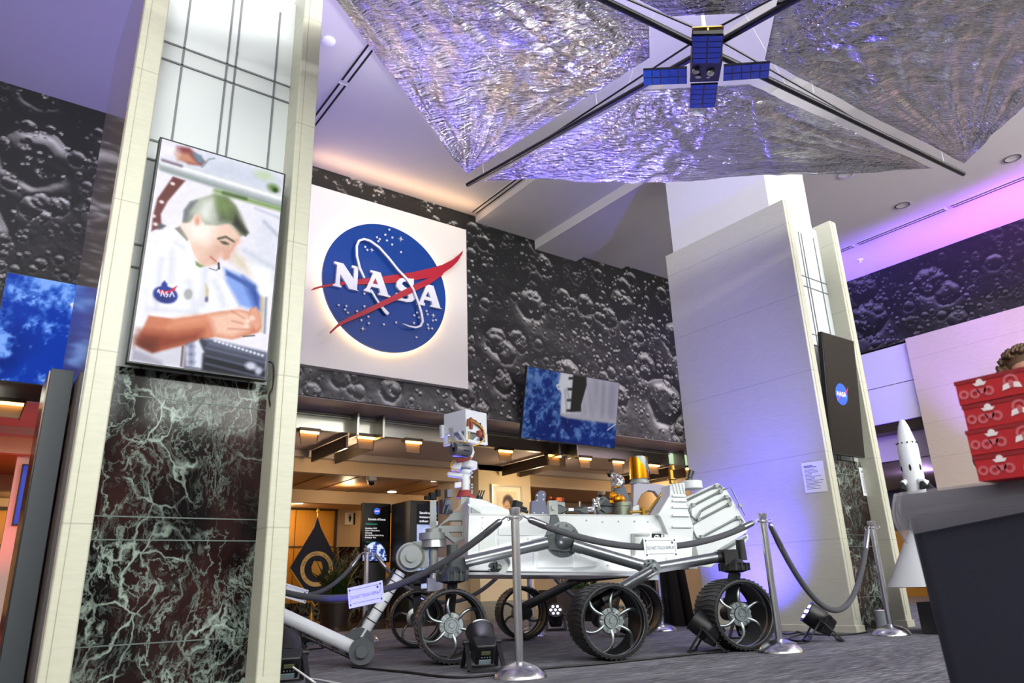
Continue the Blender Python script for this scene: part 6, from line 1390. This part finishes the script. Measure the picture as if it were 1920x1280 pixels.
# recessed ceiling lamps
for x, y in ((-3, 3), (1.5, 1.0), (5, .5), (9.6, 1.0), (9.6, 5.2), (12, 3.2), (5, 6.8), (8, 7)): spot('downlight', (x, y, 6.0), (x, y, 0), 130, (1, .95, .93), 70, .8, .15)
for x in (-3, 2, 7, 11): area('ceiling_fill', (x, -3.5, 4.9), (0, .75, .66), 4, .5, (1, .97, 1), 310)  # added fill to brighten the ceiling; no cove fitting stands here
# floor spotlights
BLU, VIO, PUR, WHT = (.10, .08, 1), (.22, .16, 1), (.5, .1, 1), (1, .98, 1)
spot('par_or_fill_beam', (6.0, 5.0, .22), (6.94, 5.1, .85), 80, (.07, .05, 1), 430, 1)
spot('par_or_fill_beam', (5.85, 3.85, .3), (6.94, 4.9, 2.9), 46, (.08, .06, 1), 480, 1)
spot('par_or_fill_beam', (2.85, 4.3, .25), (4.0, 5.0, .95), 62, WHT, 42)
spot('par_or_fill_beam', (4.38, 3.85, .25), (4.7, 4.7, .95), 66, WHT, 40)
spot('par_or_fill_beam', (2.73, 6.9, .3), (2.0, 7.0, 6.3), 70, VIO, 420, .9)
spot('par_or_fill_beam', (-2.5, 5.5, .4), (-.6, 6.5, 6.2), 80, VIO, 420, .9)
spot('par_or_fill_beam', (1.75, 4.9, .3), (2.6, 4.9, .9), 80, BLU, 25, .9)
# added beams for glints on the silver sail; only the first has a fixture
spot('par_or_fill_beam', (5.3, 6.6, .26), (3.6, 4.4, 4.5), 70, (.93, .9, 1), 300, .9)
spot('par_or_fill_beam', (5.9, 7.6, .3), (5.2, 3.9, 4.5), 60, BLU, 1000, .9)
spot('par_or_fill_beam', (4.3, 7.6, .3), (3.0, 4.4, 4.5), 60, BLU, 800, .9)
spot('par_or_fill_beam', (8.6, 5.0, .3), (6.0, 2.4, 4.3), 60, BLU, 1200, .9)
spot('par_or_fill_beam', (3.6, 9.2, 2.5), (2.4, 5.0, 4.5), 70, (1, .74, .5), 260, .9)
spot('par_or_fill_beam', (9.0, 6.2, 2.0), (6.2, 2.0, 4.2), 60, (1, .9, .85), 650, .9)
spot('par_or_fill_beam', (3.4, 2.0, .2), (2.9, 4.0, 4.5), 36, (1, .97, 1), 900, .9)
for k, (y, c) in enumerate(((2.6, PUR), (4.0, (.36, .1, 1)), (5.4, (.25, .1, 1)), (6.8, (.2, .12, 1)))): spot('par_or_fill_beam', (12.95, y-.5, .4), (13.55, y+.4, 6.3), 36, c, (3600, 3000, 2600, 2200)[k], 1)
spot('par_or_fill_beam', (.2, 10.6, .3), (.2, 11.3, 2.7), 100, (1, .04, .04), 120, .9)
spot('par_or_fill_beam', (-.4, 6.0, .2), (.37, 5.2, .4), 90, (1, .05, .05), 18, .9)
# warm corridor lamps
for x, y, z, p_ in ((4.9, 14.3, 2.12, 30), (8.4, 14.3, 2.12, 30), (1, 14.3, 2.1, 20), (5.6, 12.7, 2.3, 14), (8, 12.7, 2.3, 14), (8.2, 10.4, 2.3, 26), (4.5, 10.4, 2.3, 22), (11.3, 10.6, 2.3, 18), (1.5, 10.7, 2.6, 8)): point('corridor_lamp', (x, y, z), (1, .76, .46), p_*1.15, .1)
# warm washers onto the wall head above the logo
area('cove_lamp', (4.5, 8.72, 6.1), (0, -.15, 1), 2.8, .08, (1, .62, .34), 7)
spot('par_or_fill_beam', (13.2, 7.4, 2.3), (14.6, 7.6, 2.9), 90, (.3, .15, 1), 40, .9)
point('corridor_lamp', (16.5, 7.5, 2.4), (.7, .5, 1), 30, .1)
S.view_settings.view_transform = 'Standard'; S.view_settings.look = 'None'; S.view_settings.gamma = 1; S.view_settings.use_curve_mapping = False
S.view_settings.exposure = .1
